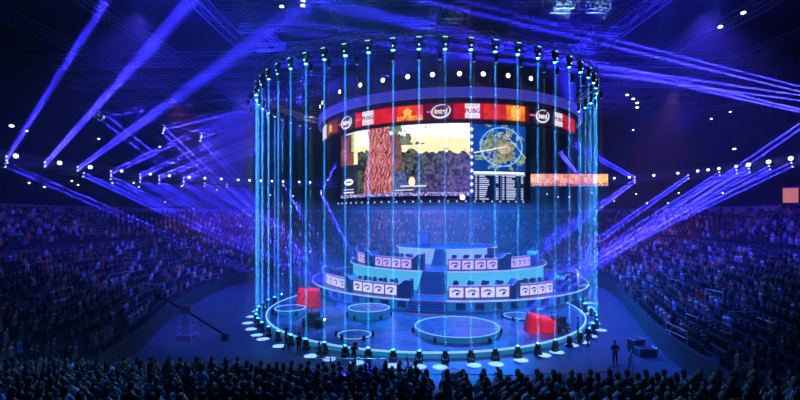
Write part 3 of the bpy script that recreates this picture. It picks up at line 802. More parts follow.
box_truss(at(80,108,54), at(212,137,76), .5, 'lighting_truss', 'straight lighting truss hanging above the left stand')
box_truss(at(830,88,56), at(690,112,80), .5, 'lighting_truss', 'straight lighting truss hanging high above the right stand')
M_rtr = mat('roof_truss_paint', (.22,.24,.34), .5, .3)
for i, y in enumerate((40, 45.5, 51.5, 58)):
    box_truss((-17,y,29.6+.3*i), (24,y+1.5,29.9+.3*i), .7, 'rigging_truss', '%s horizontal rigging truss from the front above the round truss' % nth(i+1).capitalize().lower(), M_rtr, rise=.8)
for i, x in enumerate((-14,-6,3,11,20)):
    box_truss((x,38,28.8), (x+1,64,30.2), .6, 'rigging_truss', '%s lengthwise rigging truss from the left above the round truss' % nth(i+1), M_rtr)
for i, y in enumerate((66,76,86,96)):
    box_truss((-58,y,33.5), (60,y,33.5), 1.6, 'roof_girder', '%s wide roof girder spanning the hall, counted from the front' % nth(i+1), M_rtr, step=3.5, cables=False, rise=1.0)
for i, x in enumerate((-46,-34,-22,28,40,52)):
    box_truss((x,36,33.2), (x*.9,98,33.2), 1.2, 'roof_girder', '%s lengthwise roof girder of the hall, counted from the left' % nth(i+1), M_rtr, step=3.5, cables=False)
# bright box of winch motors top right of ring
for i, (px, py, d, w) in enumerate([(562,5,44,1.9),(598,5,46,1.1),(454,15,44,1.5)]):
    p = at(px, py, d); t = thing('hoist_frame', ('bright lit hoist frame hanging at the top right of the ring truss','small lit hoist frame right of the larger one above the ring','plain hoist frame above the middle of the ring truss')[i], 'hoist', p)
    m_ = MB(); W = w
    for a in (-1, 1):
        for b_ in (-.5, .5):
            m_.tube((-W,b_,a*.6), (W,b_,a*.6), .05); m_.tube((a*W,b_,-.6), (a*W,b_,.6), .05)
        m_.tube((-W,-.5,a*.6), (-W,.5,a*.6), .05); m_.tube((W,-.5,a*.6), (W,.5,a*.6), .05)
    m_.build('frame', M_truss, t); m_ = MB()
    for k in range(8): m_.tube((-W+W*2*k/8,-.5,(-.6,.6)[k % 2]), (-W+W*2*(k+1)/8,-.5,(.6,-.6)[k % 2]), .04)
    m_.build('lacing', M_truss, t)
    m_ = MB(); m_.box((-W*.4,-.3,-.5), (-.1,.3,.3)); m_.box((.2,-.3,-.5), (W*.5,.3,.3)); m_.build('winch', M_steel, t)
    MB().tube((0,0,.6), (0,0,36.45-p.z), .03).build('suspension_cable', M_steel, t)
    spot(t, 'hoist_fill', (0,-1.5,-2.2), (0,.5,1), 70, (9000,5000,300)[i], (.3,.6,1), .5)  # added unseen lamp that brightens the hoist frame

# ------------------------------------------------------------------ hanging video cylinder
cyl = thing('hanging_video_cylinder', 'huge dark hanging drum carrying the curved screens and sponsor ribbon', 'video screen')
RC = 17.6
MB().sector(C2, RC-.5, RC-.1, 20.0, 27.2, -180, 180, 3).build('drum', M_body, cyl)
MB().sector(C2, .5, RC-.2, 26.6, 26.8, -180, 180, 6).build('top_cover', M_body, cyl)
MB().sector(C2, RC+.35, RC+.7, 22.55, 23.55, -180, 180, 3).build('halo_band', M_halo, cyl)
m_ = MB(); m_.sector(C2, RC-.1, RC+.35, 22.9, 23.1, -180, 180, 3); m_.build('halo_bracket', M_steel, cyl)
MB().sector(C2, RC-.6, RC-.25, 11.7, 20.0, -56, 26, 2).build('screen_backing', M_black, cyl)
m_ = MB(); m_.path([P2(RC-.3, a, 11.9) for a in range(-56, 27, 2)], .06); m_.path([P2(RC-.3, a, 11.5) for a in range(-56, 27, 2)], .06)
for k, a in enumerate(range(-56, 25, 2)): m_.tube(P2(RC-.3, a, 11.5 if k % 2 else 11.9), P2(RC-.3, a+2, 11.9 if k % 2 else 11.5), .03)
m_.build('bottom_truss', M_truss, cyl)
m_ = MB()
for k in range(26):
    a = -55+3.1*k; q = P2(RC-.2, a, 11.75); m_.ell(q, (.1,.1,.09), None, 6, 4)
m_.build('bottom_bulb_row', mat('bulb_row', (.8,.8,1), .3, emit=(.55,.5,1), es=1.3, var=0, bump=0), cyl)
for k in range(8): a = -56+k*11.7; MB().tube(P2(RC-.45, a, 26.7), P2(RC-.45, a, 36.45), .05).build('suspension_cable', M_steel, cyl)

def hsh(x, y, s=0):
    v = math.sin(x*127.1+y*311.7+s*74.7)*43758.5453; return v-math.floor(v)
def vn(x, y, s=0):
    i, j = math.floor(x), math.floor(y); u, v = x-i, y-j; u = u*u*(3-2*u); v = v*v*(3-2*v)
    return (hsh(i,j,s)*(1-u)+hsh(i+1,j,s)*u)*(1-v)+(hsh(i,j+1,s)*(1-u)+hsh(i+1,j+1,s)*u)*v
def fbm(x, y, s=0): return vn(x,y,s)*.5+vn(x*2.1,y*2.1,s+1)*.28+vn(x*4.3,y*4.3,s+2)*.22
def mix(a, b, t): t = max(0, min(1, t)); return tuple(a[k]*(1-t)+b[k]*t for k in range(3))
def led(name, r, a0, a1, z0, z1, nx, ny, fn, m, parent, pxlin=True):
    vs = []; fs = []; cols = []
    for j in range(ny+1):
        for i in range(nx+1):
            p = P2(r, a0+(a1-a0)*i/nx, z0+(z1-z0)*j/ny); vs.append(tuple(p))
    for j in range(ny):
        for i in range(nx):
            a = j*(nx+1)+i; fs.append((a, a+1, a+nx+2, a+nx+1)); cols.append(fn((i+.5)/nx, (j+.5)/ny))
    k = len(vs)
    # solid back so the screen has thickness
    b0 = [P2(r-.12, a0+(a1-a0)*i/12, z) for i in range(13) for z in (z0, z1)]
    vs += [tuple(p) for p in b0]
    for i in range(12): fs.append((k+2*i, k+2*i+1, k+2*i+3, k+2*i+2)); cols.append((0,0,0))
    me = bpy.data.meshes.new(name); me.from_pydata(vs, [], fs); me.materials.append(m)
    at_ = me.color_attributes.new('Col', 'FLOAT_COLOR', 'CORNER'); buf = []
    for f, c in zip(me.polygons, cols): buf += [max(0, c[0])**2.2, max(0, c[1])**2.2, max(0, c[2])**2.2, 1.0]*len(f.vertices)
    at_.data.foreach_set('color', buf)
    o = bpy.data.objects.new(name, me); link(o, parent); return o
AM0, AM1 = phi2(341, RC), phi2(470, RC)
def main_pic(u, v):
    # u is angle fraction; turn into picture x as the camera frame was recorded
    y = 1-v; x = u
    n = fbm(x*26, y*14, 3); n2 = hsh(int(x*150), int(y*75), 5)
    sky = mix((.9,.85,.95), (1,1,1), n); hill = mix((.93,.80,.55), (1,.97,.80), n)
    m2 = fbm(x*60, y*34, 17)
    bush = mix((.03,.06,.06), (.52,.52,.36), m2*1.3-.22)
    bush = mix(bush, mix((.10,.05,.30), (.55,.45,.85), m2), min(.75, max(0, (x-.45)*1.1+(y-.5)*.6)))
    hz = .17+.04*math.sin(x*7)+.04*vn(x*12, 1); edge = .31+.14*(x-.35)+.05*vn(x*18, 2)
    c = sky if y < hz else hill
    if .34 < x < .66 and y < .28 and fbm(x*16, y*9, 9) > .43+.5*abs(x-.48): c = mix((.12,.18,.12), (.60,.62,.5), n)
    if y > edge+(vn(x*50, y*20, 6)-.5)*.05: c = bush
    if edge-.05 < y <= edge and x > .6 and n > .6: c = (.8,.7,.4)
    if x < .13:
        c = mix((.10,.05,.06), (.75,.4,.35), n) if (y < .5 and x < .10) else mix((.06,.08,.10), (.2,.2,.24), n)
        if .08 < x and y < .3: c = mix((.2,.4,.2), (.9,.9,.8), (n+y)*.9)
        if .10 < x < .24 and y < .5: c = hill
    tx0, tx1 = .20+.02*math.sin(y*6)-.05*max(0, y-.8), .36+.02*math.sin(y*5)+.06*y
    if tx0 < x < tx1:
        bark = .5+.5*math.sin(x*230+9*vn(x*30, y*22, 4)+y*20)
        c = mix((.22,.03,.07), (.98,.62,.58), bark*.45+n2*.3+n*.35)
    elif tx1 <= x < tx1+.07 and y > .12: c = mix((.22,.08,.10), (.6,.45,.4), n)
    # player figure behind the trunk
    if ((x-.46)/.05)**2+((y-.80)/.16)**2 < 1: c = mix((.10,.20,.40), (.45,.45,.6), n2)
    if abs((x-.53)-(.78-y)*.25) < .008 and .55 < y < .8: c = (.06,.02,.04)
    if ((x-.55)/.025)**2+((y-.80)/.07)**2 < 1: c = (.95,.85,.75)
    if y > .95: c = mix((.1,.05,.3), (.8,.75,1), n2)
    # captions
    if .02 < x < .10 and (.865 < y < .885 or .905 < y < .93): c = (.9,.9,.98)
    if .46 < x < .66 and .85 < y < .87: c = (.8,.8,.95)
    if .42 < x < .56 and .905 < y < .925: c = (.95,.9,1)
    if .04 < x < .22 and .015 < y < .035: c = (.7,.9,.8)
    if (((x-.06)/.035)**2+((y-.76)/.05)**2 < 1): c = (.9,.9,1) if not (.745 < y < .775 and abs(x-.06) < .022) else (.15,.15,.4)
    return c
def warp(fn, a0, a1, r):
    p0, p1 = topx(P2(r, a0, 15))[0], topx(P2(r, a1, 15))[0]
    return lambda u, v: fn((topx(P2(r, a0+(a1-a0)*u, 15))[0]-p0)/(p1-p0), v)
led('main_screen', RC, AM0, AM1, 12.35, 19.95, 230, 100, warp(main_pic, AM0, AM1, RC), M_screenL, cyl)
def map_pic(u, v):
    y = 1-v; x = u; dx, dy = (x-.52), (y-.5)
    c = mix((.02,.16,.42), (.04,.30,.62), fbm(x*5, y*5, 2))
    land = fbm(x*7, y*7, 21)+.30-1.35*max(abs(dx)*1.0, math.hypot(dx, dy)*.9)
    if land > .42: c = mix((.12,.22,.14), (.75,.72,.55), fbm(x*18, y*18, 8)*1.1-.1)
    if .395 < land <= .42: c = (.65,.75,.75)
    rr = math.hypot(dx, dy*.95+.02)
    if abs(rr-.40) < .014: c = mix(c, (.5,.75,1), .8)
    if math.hypot(x-.57, y-.52) < .12: c = mix(c, (1,.75,.75), .45)
    if abs(y-(.62-.25*x)) < .012 and x < .6: c = (.9,.9,.8)
    if abs(y-.1-(x-.5)*1.2) < .01 and x > .6: c = (.8,.85,.8)
    return c
led('map_screen', RC, phi2(473.6, RC), phi2(525.6, RC), 15.0, 19.85, 90, 80, map_pic, M_screenL, cyl)
def score_pic(u, v):
    y = 1-v
    if y < .10: return (.9,.95,1) if (u < .97 and y < .08) else (.05,.1,.3)
    if y < .13: return (.6,.65,.8)
    rows = 12; k = (y-.14)*rows/.86; f = k-int(k); lx = u % .5
    if .25 < f < .72 and k > 0:
        if (.03 < lx < .06) or (.10 < lx < .10+.10+.10*hsh(int(k), int(u*2))) or (.40 < lx < .45 and hsh(int(k), 3) > .2): return (.75,.8,.95)
    if abs(u-.5) < .012: return (.25,.3,.6)
    return (.015,.02,.10) if int(k) % 2 else (.025,.03,.14)
led('score_screen', RC, phi2(473.6, RC), phi2(525.6, RC), 11.9, 14.9, 80, 60, score_pic, M_screenL, cyl)
m_ = MB(); m_.sector(C2, RC-.1, RC-.02, 12.2, 19.9, phi2(465, RC)+.9, phi2(473.6, RC)-.15, 1); m_.build('divider_strip', mat('divider_led', (.02,.02,.2), .4, emit=(.03,.03,.35), es=.6), cyl)
a_ = (phi2(470, RC)+phi2(473.4, RC))/2; m_ = MB()
for k in range(10):
    c_ = P2(RC+.02, a_, 19.3-.72*k); m_.add([(c_.x-.2,c_.y,c_.z),(c_.x,c_.y,c_.z-.24),(c_.x+.2,c_.y,c_.z),(c_.x,c_.y,c_.z+.24),(c_.x-.2,c_.y+.05,c_.z),(c_.x,c_.y+.05,c_.z-.24),(c_.x+.2,c_.y+.05,c_.z),(c_.x,c_.y+.05,c_.z+.24)],
        [(0,1,2,3),(7,6,5,4),(0,4,5,1),(1,5,6,2),(2,6,7,3),(3,7,4,0)])
m_.build('diamond_marks', M_white, cyl)
RB0, RB1 = phi2(320, RC), phi2(574, RC)
def ribbon_pic(u, v):
    px = 320+254*u
    n = fbm(px*.25, v*4, 31); n2 = hsh(int(px*1.3), int(v*9), 7)
    if px < 324: return (.8,.75,.9)
    if px < 335: c = mix((.10,.03,.06), (.9,.45,.15), .25+n*.4)
    elif px < 353: c = mix((.06,.01,.06), (.25,.02,.1), n)
    elif px < 396: c = mix((.65,.03,.06), (.95,.16,.12), n)
    elif px < 421: c = mix((.8,.12,.05), (1,.35,.12), n)
    elif px < 451: c = mix((.22,.01,.14), (.42,.03,.14), n)
    elif px < 482: c = mix((.6,.02,.08), (.8,.08,.12), n)
    elif px < 505: c = mix((.62,.06,.04), (.95,.26,.14), n)
    elif px < 524: c = mix((.75,.18,.04), (1,.62,.12), n*1.2-.1+.3*(v > .4))
    elif px < 527: c = (.35,.02,.05)
    elif px < 562: c = mix((.03,.005,.10), (.14,.01,.10), n)
    else: c = mix((.55,.06,.05), (.85,.22,.12), n)
    if (424 < px < 433 or 336 < px < 343 or 353 < px < 360 or 528 < px < 535) and .46 < v < .54: c = (.9,.35,.5)
    if 395 < px < 421 and v < .35 and n2 > .45: c = (1,.62,.15)
    if 508 < px < 521 and abs(px-514.5) < 5.5*(1-abs(v-.5)*1.2) and n2 > .25: c = (1,.8,.2)
    if v < .06 or v > .95: c = mix(c, (.3,.02,.1), .7)
    return c
led('ribbon_screen', RC+.12, RB0, RB1, 20.3, 22.05, 320, 18, warp(ribbon_pic, RB0, RB1, RC+.12), M_ribbonL, cyl)
def txt(s, M, size, m, parent, name, ext=.02, bold=0):
    c = bpy.data.curves.new(name, 'FONT'); c.body = s; c.size = size; c.extrude = ext; c.offset = bold; c.align_x = 'CENTER'; c.align_y = 'CENTER'; c.materials.append(m)
    q = bpy.data.objects.new(name, c); COL.objects.link(q); dg = bpy.context.evaluated_depsgraph_get(); dg.update()
    me = bpy.data.meshes.new_from_object(q.evaluated_get(dg)); bpy.data.objects.remove(q); me.transform(M @ Matrix.Rotation(PI/2, 4, 'X'))
    if not me.materials: me.materials.append(m)
    o = bpy.data.objects.new(name, me); link(o, parent); return o
def logo_oval(px):
    a = phi2(px, RC); M = frameM(RC+.22, a, 21.18)
    m_ = MB(); n = 40; tilt = -.16
    for k in range(n):
        if 3 < k < 6: continue
        def P(k_):
            t_ = 2*PI*k_/n; x, z = .98*math.cos(t_), .66*math.sin(t_); return M @ Vector((x*math.cos(tilt)+z*-math.sin(tilt)*-1, -.03, z*math.cos(tilt)-x*math.sin(tilt)))
        m_.tube(P(k), P(k+1), .035+.05*(.5+.5*math.cos(2*PI*(k-28)/n)), n=6)
    o = m_.build('oval_logo', M_white, cyl)
    txt('intel', M @ Matrix.Translation((0,-.04,-.02)), .78, M_white, o, 'lettering', .02, .02)
def logo_square(px, w=.78):
    a = phi2(px, RC); M = frameM(RC+.2, a, 21.18)
    m_ = MB(); W, H = w, .74
    m_.box((-W,-.04,-H), (W,-.01,H), None, M); o = m_.build('square_logo', M_white, cyl)
    txt('PUBG', M @ Matrix.Translation((0,-.05,-.02)), .66, M_logor, o, 'lettering', .01, .02)
    for z in (-.56, .56): MB().box((-W*.82,-.055,z-.03), (W*.82,-.045,z+.03), None, M).build('logo_bar', M_logor, o)
def logo_figure(px, s=1.0):
    a = phi2(px, RC); M = frameM(RC+.2, a, 21.1)
    Y_ = MATS.get('gold_logo') or mat('gold_logo', (1,.6,.1), .4, emit=(1,.55,.1), es=.9, var=0, bump=0)
    m_ = MB(); V = [(-.7,-.55),(-.35,-.2),(-.5,.3),(0,.62),(.5,.3),(.35,-.2),(.7,-.55),(.2,-.4),(0,-.15),(-.2,-.4)]
    m_.add([(x*s,-.03,z*s) for x, z in V]+[(x*s,0,z*s) for x, z in V], [tuple(range(10)), tuple(range(19,9,-1))]+[(k, 10+k, 10+(k+1) % 10, (k+1) % 10) for k in range(10)], None, M)
    m_.build('gold_crest', Y_, cyl)
logo_figure(332, .9); logo_oval(348); logo_square(369); logo_figure(408); logo_oval(441); logo_square(472); logo_figure(514); logo_oval(541); logo_square(557)

# warm round spotlights on the drum
wpx = [(311,89),(326,85.5),(343,82.5),(363,80),(385,77.5),(409,75.5),(433,74.5),(459,74),(482,74.5),(506,75.5),(528,77)]
for i, (px, py) in enumerate(wpx):
    a = phi2(px, RC); M = frameM(RC, a, 25.0)
    t = thing('round_spotlight', 'warm white round spotlight on the dark drum, %s from the left' % nth(i+1), 'spotlight', P2(RC, a, 25.0), R(a), 'row of warm round spotlights on the drum')
    h = MB(); h.tube((0,-.05,0), (0,-.45,-.02), .2, None, 14, .26); h.build('housing', M_black, t)
    MB().ell((0,-.46,-.02), (.24,.07,.24), None, 14, 8).build('lens', M_lampw, t)
    MB().path([(-.3,-.25,0),(-.3,.1,0),(.3,.1,0),(.3,-.25,0)], .025).build('bracket', M_black, t)
    if i % 2 == 0: spot(t, 'glow_lamp', (0,-.6,0), (0,-.2,-1), 150, 120, (1,.7,.5), 1.0, .2)

# far ribbon board
p0, p1 = at(525, 186, 88), at(608, 186, 88)
t = thing('far_ribbon_board', 'long orange and white lit ribbon board hanging right of the score screen', 'video screen', (p0.x, 88, p0.z))
W, H = p1.x-p0.x, at(525,174,88).z-p0.z
vs = []; fs = []; cols = []; nx, ny = 120, 12
for j in range(ny+1):
    for i in range(nx+1): vs.append((W*i/nx, 0, H*j/ny))
for j in range(ny):
    for i in range(nx):
        a = j*(nx+1)+i; fs.append((a,a+1,a+nx+2,a+nx+1)); u, v = i/nx, j/ny
        n = fbm(u*34, v*4, 41); c = mix((.75,.25,.25), (1,.82,.7), n*1.5-.3)
        if u > .82: c = mix((.9,.45,.1), (1,.85,.45), n*1.3)
        if u < .2: c = mix((.9,.4,.15), (1,.85,.7), n*1.3-.1)
        if v < .25 and hsh(i, j) > .5: c = (.3,.1,.35)
        cols.append(c)
me = bpy.data.meshes.new('panel'); me.from_pydata(vs, [], fs); me.materials.append(M_ribbonL); ca = me.color_attributes.new('Col', 'FLOAT_COLOR', 'CORNER'); buf = []
for f, c in zip(me.polygons, cols): buf += [c[0]**1.8*1.1, c[1]**1.8*1.1, c[2]**1.8*1.1, 1]*len(f.vertices)
ca.data.foreach_set('color', buf); link(bpy.data.objects.new('panel', me), t)
MB().box((-.1,.02,-.1), (W+.1,.35,H+.1)).build('cabinet', M_black, t)
for x in (1, W-1): MB().tube((x,.2,H), (x,.2,36.45-p0.z), .03).build('suspension_cable', M_steel, t)

# ------------------------------------------------------------------ lamps round the balcony
def make_lamp(m):
    t = empty('balcony_floodlight')
    MB().box((-.22,0,-.25), (.22,.3,.25)).build('housing', M_black, t); MB().ell((0,0,0), (.27,.1,.24), None, 12, 7).build('lens', m, t)
    MB().box((-.04,.25,-.04), (.04,.6,.04)).build('bracket', M_black, t); return t
lm0 = make_lamp(M_lampc); lf = True
for side, L in (('left', [12,55,90,120,147,169,188,206,222,236,248,261,272,285,297,310]), ('right', [792,771,753,738,723,711,700,677,653,630,616])):
    for i, px in enumerate(L):
        p = on_balcony(px); p.z = 18.7; dd = Vector((2-p.x, 40-p.y, 0)).normalized(); p += dd*.25
        o = lm0 if lf else copy_tree(lm0); lf = False
        o.location = p; o.rotation_euler = (0,0,math.atan2(dd.x, -dd.y))
        o.scale = (.9,)*3 if i > 2 else (1.25,)*3
        tag(o, 'round white floodlight on the %s balcony front, %s from the %s edge of the hall' % (side, nth(i+1), side), 'floodlight', 'white floodlights on the balcony front')
# small concourse lamps on the wall below the balcony
cf = True
cl0 = empty('wall_lamp'); MB().box((-.12,0,-.1), (.12,.12,.1)).build('housing', M_black, cl0); MB().ell((0,-.02,0), (.17,.07,.12), None, 10, 6).build('lens', M_lampc, cl0)
wl = [(32,183),(43,187),(72,181),(80,185),(110,183),(133,183),(141,187),(163,202),(183,186),(192,209),(198,212),(215,190),(271,195),(296,196),(340,186),(548,194),(556,197),(567,197),(593,193),(635,194),(681,193),(722,193),(612,201),(645,203),(666,203)]
for i, (px, py) in enumerate(wl):
    best = None
    for k in range(NS):
        x, y = CO[k]; d = Vector((x-2, y-52)).normalized(); q = Vector((x, y))+d*6.3
        if q.y < 40: continue
        e = abs(400+F*q.x/q.y-px)
        if best is None or e < best[0]: best = (e, q, d)
    q, d = best[1], best[2]; z = CZ+(HY-py)*q.y/F
    o = cl0 if cf else copy_tree(cl0); cf = False
    o.location = (q.x, q.y, z); o.rotation_euler = (0,0,math.atan2(-d.x, d.y))
    tag(o, 'tiny white wall lamp under the balcony, %s counted along the wall from the left' % nth(1+sum(1 for w in wl if w[0] < px)), 'lamp', 'tiny wall lamps under the balcony')
# lamps hanging from the roof
hl = [((627,95,70), 'warm', 'upper left lamp of the warm four lamp cluster right of the ring'), ((633,99,70), 'warm', 'second lamp of the warm four lamp cluster right of the ring'), ((637,103,70), 'warm', 'third lamp of the warm four lamp cluster right of the ring'), ((637,107.5,70), 'warm', 'lowest lamp of the warm four lamp cluster right of the ring'),
      ((743,13,46), 'cool', 'bright hanging lamp high at the top right of the hall'), ((720,27,48), 'cool', 'bright hanging lamp just below the top right one'), ((12,126,50), 'cool', 'bright hanging lamp at the far left above the balcony'), ((27,131,52), 'cool', 'small hanging lamp right of the far left bright one'),
      ((99,139,62), 'cool', 'small hanging lamp above the left balcony middle'), ((160,147,70), 'cool', 'small hanging lamp above the third side truss point'), ((711,119,66), 'cool', 'small lone lamp hanging high above the right balcony'), ((730,112,66), 'cool', 'small lone lamp hanging right of and above its twin'), ((734,149,66), 'cool', 'lamp hanging just above the right balcony row'), ((633,130,74), 'cool', 'small lamp hanging left above the right balcony'),
      ((282,7,46), 'cool', 'bright hanging lamp at the top left of the ring truss'), ((303,6,45), 'cool', 'brightest pair lamp at the top above the ring truss'), ((303,1,45), 'cool', 'upper lamp above the brightest pair at the top')]
for (px, py, d), w, lab in hl:
    p = at(px, py, d); t = thing('hanging_lamp', lab, 'lamp', p)
    MB().tube((0,0,.08), (0,0,.5), .2, None, 12, .12).build('housing', M_black, t)
    MB().ell((0,-.05,0), (.24,.24,.14) if 'small' not in lab else (.15,.15,.1), None, 12, 7).build('lens', M_lampw if w == 'warm' else M_lampc, t)
    MB().tube((0,0,.5), (0,0,36.45-p.z), .015, None, 4).build('suspension_rod', M_steel, t)

# orange lit box on the right wall, pale parapet left of it
p = at(790.5, 196, 64)
t = thing('lit_kiosk', 'small orange lit box high at the back of the right stand', 'kiosk', (p.x, p.y, p.z-1.2), R(-35))
MB().box((-.8,-.5,.2), (.8,.5,2.3)).build('body', M_orange, t); MB().box((-.9,-.6,2.3), (.9,.6,2.45)).build('roof', M_deskframe, t)
MB().box((-.9,-.6,-2.2), (.9,.6,.2)).build('plinth', M_wall, t)

# ------------------------------------------------------------------ crowd in the bowl (uncountable)
def bowl_crowd():
    rnd = random.Random(3); V = []; Fc = []; cols = []
    ico = [(0,0,-1),(.72,-.53,-.45),(-.28,-.85,-.45),(-.89,0,-.45),(-.28,.85,-.45),(.72,.53,-.45),(.28,-.85,.45),(-.72,-.53,.45),(-.72,.53,.45),(.28,.85,.45),(.89,0,.45),(0,0,1)]
    icf = [(0,1,2),(1,0,5),(0,2,3),(0,3,4),(0,4,5),(1,5,10),(2,1,6),(3,2,7),(4,3,8),(5,4,9),(1,10,6),(2,6,7),(3,7,8),(4,8,9),(5,9,10),(6,10,11),(7,6,11),(8,7,11),(9,8,11),(10,9,11)]
    pal = [((.02,.02,.03),6),((.02,.03,.10),5),((.20,.20,.24),3),((.7,.65,.7),1.5),((.65,.10,.08),2.0),((.25,.45,.7),1.2),((.6,.32,.22),1.5),((.08,.08,.10),4),((.75,.5,.45),1.5)]
    pc, pw = [p[0] for p in pal], [p[1] for p in pal]
    n = 0
    for row in range(ROWS):
        if row in (12, 13): continue
        t = (row+.55)/ROWS
        pts = [bowl(i/480, t) for i in range(481)]
        acc = 0
        for i in range(480):
            a, b_ = pts[i], pts[i+1]; L = (b_-a).length; acc += L
            if acc < .58: continue
            acc = 0; s = i/480
            if (s*26) % 1 < .11: continue
            if rnd.random() < .08+.35*(vn(s*30, t*6, 3) > .72): continue
            p = a.copy(); px, py = topx(p) if p.y > 3 else (9999, 0)
            if px < -25 or px > 825 or p.y < 16: continue
            p.z = Z0+(Z1-Z0)*row/ROWS
            f = Vector((C2[0]-p.x, 56-p.y, 0)).normalized(); u = Vector((f.y, -f.x, 0)); jz = rnd.uniform(-.06,.08); ln = rnd.uniform(-.05,.12)
            q = lambda x, y, z: (p.x+u.x*x+f.x*y, p.y+u.y*x+f.y*y, p.z+z)
            k = len(V); c = rnd.choices(pc, pw)[0]; g = rnd.uniform(.6,1.2); c = tuple(min(1, v*g) for v in c)
            # torso: hips, waist, shoulders, neck
            for (w, d, z, y0) in ((.17,.13,.42,0),(.15,.11,.65,ln*.4),(.22,.11,.98,ln),(.06,.06,1.10,ln)):
                V += [q(-w,y0-d,z+jz), q(w,y0-d,z+jz), q(w,y0+d,z+jz), q(-w,y0+d,z+jz)]
            for j in range(3):
                for m in range(4): Fc.append((k+4*j+m, k+4*j+(m+1) % 4, k+4*j+4+(m+1) % 4, k+4*j+4+m)); cols.append(c)
            k = len(V); dc = (.03,.03,.05)   # legs
            V += [q(-.17,.08,.40), q(.17,.08,.40), q(.17,.5,.40), q(-.17,.5,.40), q(-.17,.08,.56), q(.17,.08,.56), q(.17,.5,.56), q(-.17,.5,.56), q(-.16,.5,0), q(.16,.5,0), q(.16,.36,0), q(-.16,.36,0), q(.16,.36,.42), q(-.16,.36,.42)]
            for ff in ((4,5,6,7),(0,3,7,4),(1,5,6,2),(2,6,7,3),(3,2,9,8),(2,12,10,9),(3,8,11,13),(0,1,2,3),(13,11,10,12)): Fc.append(tuple(k+x for x in ff)); cols.append(dc)
            k = len(V); hy = ln+.02
            for (x, y, z) in ico: V.append(q(x*.09, y*.105+hy, z*.125+1.22+jz))
            hc = rnd.choice([(.02,.015,.01),(.05,.03,.02),(.12,.08,.04)]); skc = rnd.choice([(.85,.48,.38),(.7,.38,.28),(.5,.28,.2)])
            for ff in icf:
                cy = sum(ico[x][1] for x in ff)/3; cz = sum(ico[x][2] for x in ff)/3
                Fc.append(tuple(k+x for x in ff)); cols.append(skc if (cy > -.05 and cz < .45) else hc)
            n += 1
    me = bpy.data.meshes.new('crowd'); me.from_pydata(V, [], Fc); me.materials.append(M_crowd)
    ca = me.color_attributes.new('Col', 'FLOAT_COLOR', 'CORNER'); buf = []
    for f, c in zip(me.polygons, cols): buf += [c[0], c[1], c[2], 1.0]*len(f.vertices)
    ca.data.foreach_set('color', buf)
    o = bpy.data.objects.new('seated_crowd', me); link(o)
    tag(o, 'thousands of small seated spectators filling the bowl stands all round the stage', 'crowd', kind='stuff')
    print('crowd', n)
bowl_crowd()

# ---- near spectators, the nearest 300 as individuals
N_IND = 300; cnt = 0; rnd = random.Random(11); extra = []
rows = []
for k in range(len(NT)-1, -1, -1):
    y, z = NT[k]; rows.append((y+.18, z))
rowno = 0
for (y, z) in rows:
    if y < 9.6: continue
    rowno += 1
    half = 400/F*(y+.6)+.4; n = int(2*half/.60); L = []
    for i in range(n):
        x = -half+.6*i+rnd.uniform(-.05,.05)+(rowno % 2)*.25
        px = 400+F*x/y
        if px < -12 or px > 812: continue
        if y > (18.9 if x < -6.9 else 16.8 if x < .9 else 14.6): continue
        if abs(x+6.6) < .3 or abs(x-1.2) < .3: continue
        if rnd.random() < .07: continue
        L.append(x)
    for i, x in enumerate(L):
        if cnt >= N_IND: extra.append((x, y, z)); continue
        cnt += 1
        shn, shc = rnd.choices(SHIRTS, SW)[0]; hn, hc = rnd.choice(HAIRS); kk = rnd.choices([0,1,2,3], [5,2.2,4,.25])[0]
        pose = ('sitting upright','lifting both hands','leaning forward','raising one hand')[kk]
        place_person('sit%d' % kk, (x, y, z), rnd.uniform(-.25,.25), '%s haired spectator in %s top %s, %s from left, %s nearest row' % (hn, shn, pose, nth(i+1), nth(rowno)), 'spectators in the near stand', tuple(v*.9 for v in shc), hc)
print('near', cnt, len(extra))
if extra:
    b = MB(); src = []
    for k in range(3):
        me = protos['sit%d' % k].data; src.append(([v.co.copy() for v in me.vertices], [tuple(p.vertices) for p in me.polygons], [p.material_index for p in me.polygons]))
        hm = protos['sit%d' % k].children[0].data; src[-1] += ([v.co.copy() for v in hm.vertices], [tuple(p.vertices) for p in hm.polygons])
    cm = [mat('shirt_%s' % n_.replace(' ', '_'), tuple(v*.9 for v in c_), .8) for n_, c_ in SHIRTS]; mh = mat('dark_hair', (.015,.01,.01), .6)
    for (x, y, z) in extra:
        s_ = src[rnd.randrange(3)]; M = Matrix.Translation((x, y, z)) @ Matrix.Rotation(rnd.uniform(-.25,.25), 4, 'Z')
        c_ = rnd.choices(cm, SW)[0]; b.mi(M_skin); b.mi(M_trouser)
        k = len(b.v); b.v += [tuple(M @ v) for v in s_[0]]; b.f += [tuple(q+k for q in f) for f in s_[1]]
        ms = [b.mi(c_), b.mi(M_skin), b.mi(M_trouser)]; b.m += [ms[min(q, 2)] for q in s_[2]]
        b.add(s_[3], s_[4], mh, M)
    me_o = b.build('near_crowd', None, None, True)
    tag(me_o, 'further rows of small seated spectators at the front edge of the near stand', 'crowd', kind='stuff')

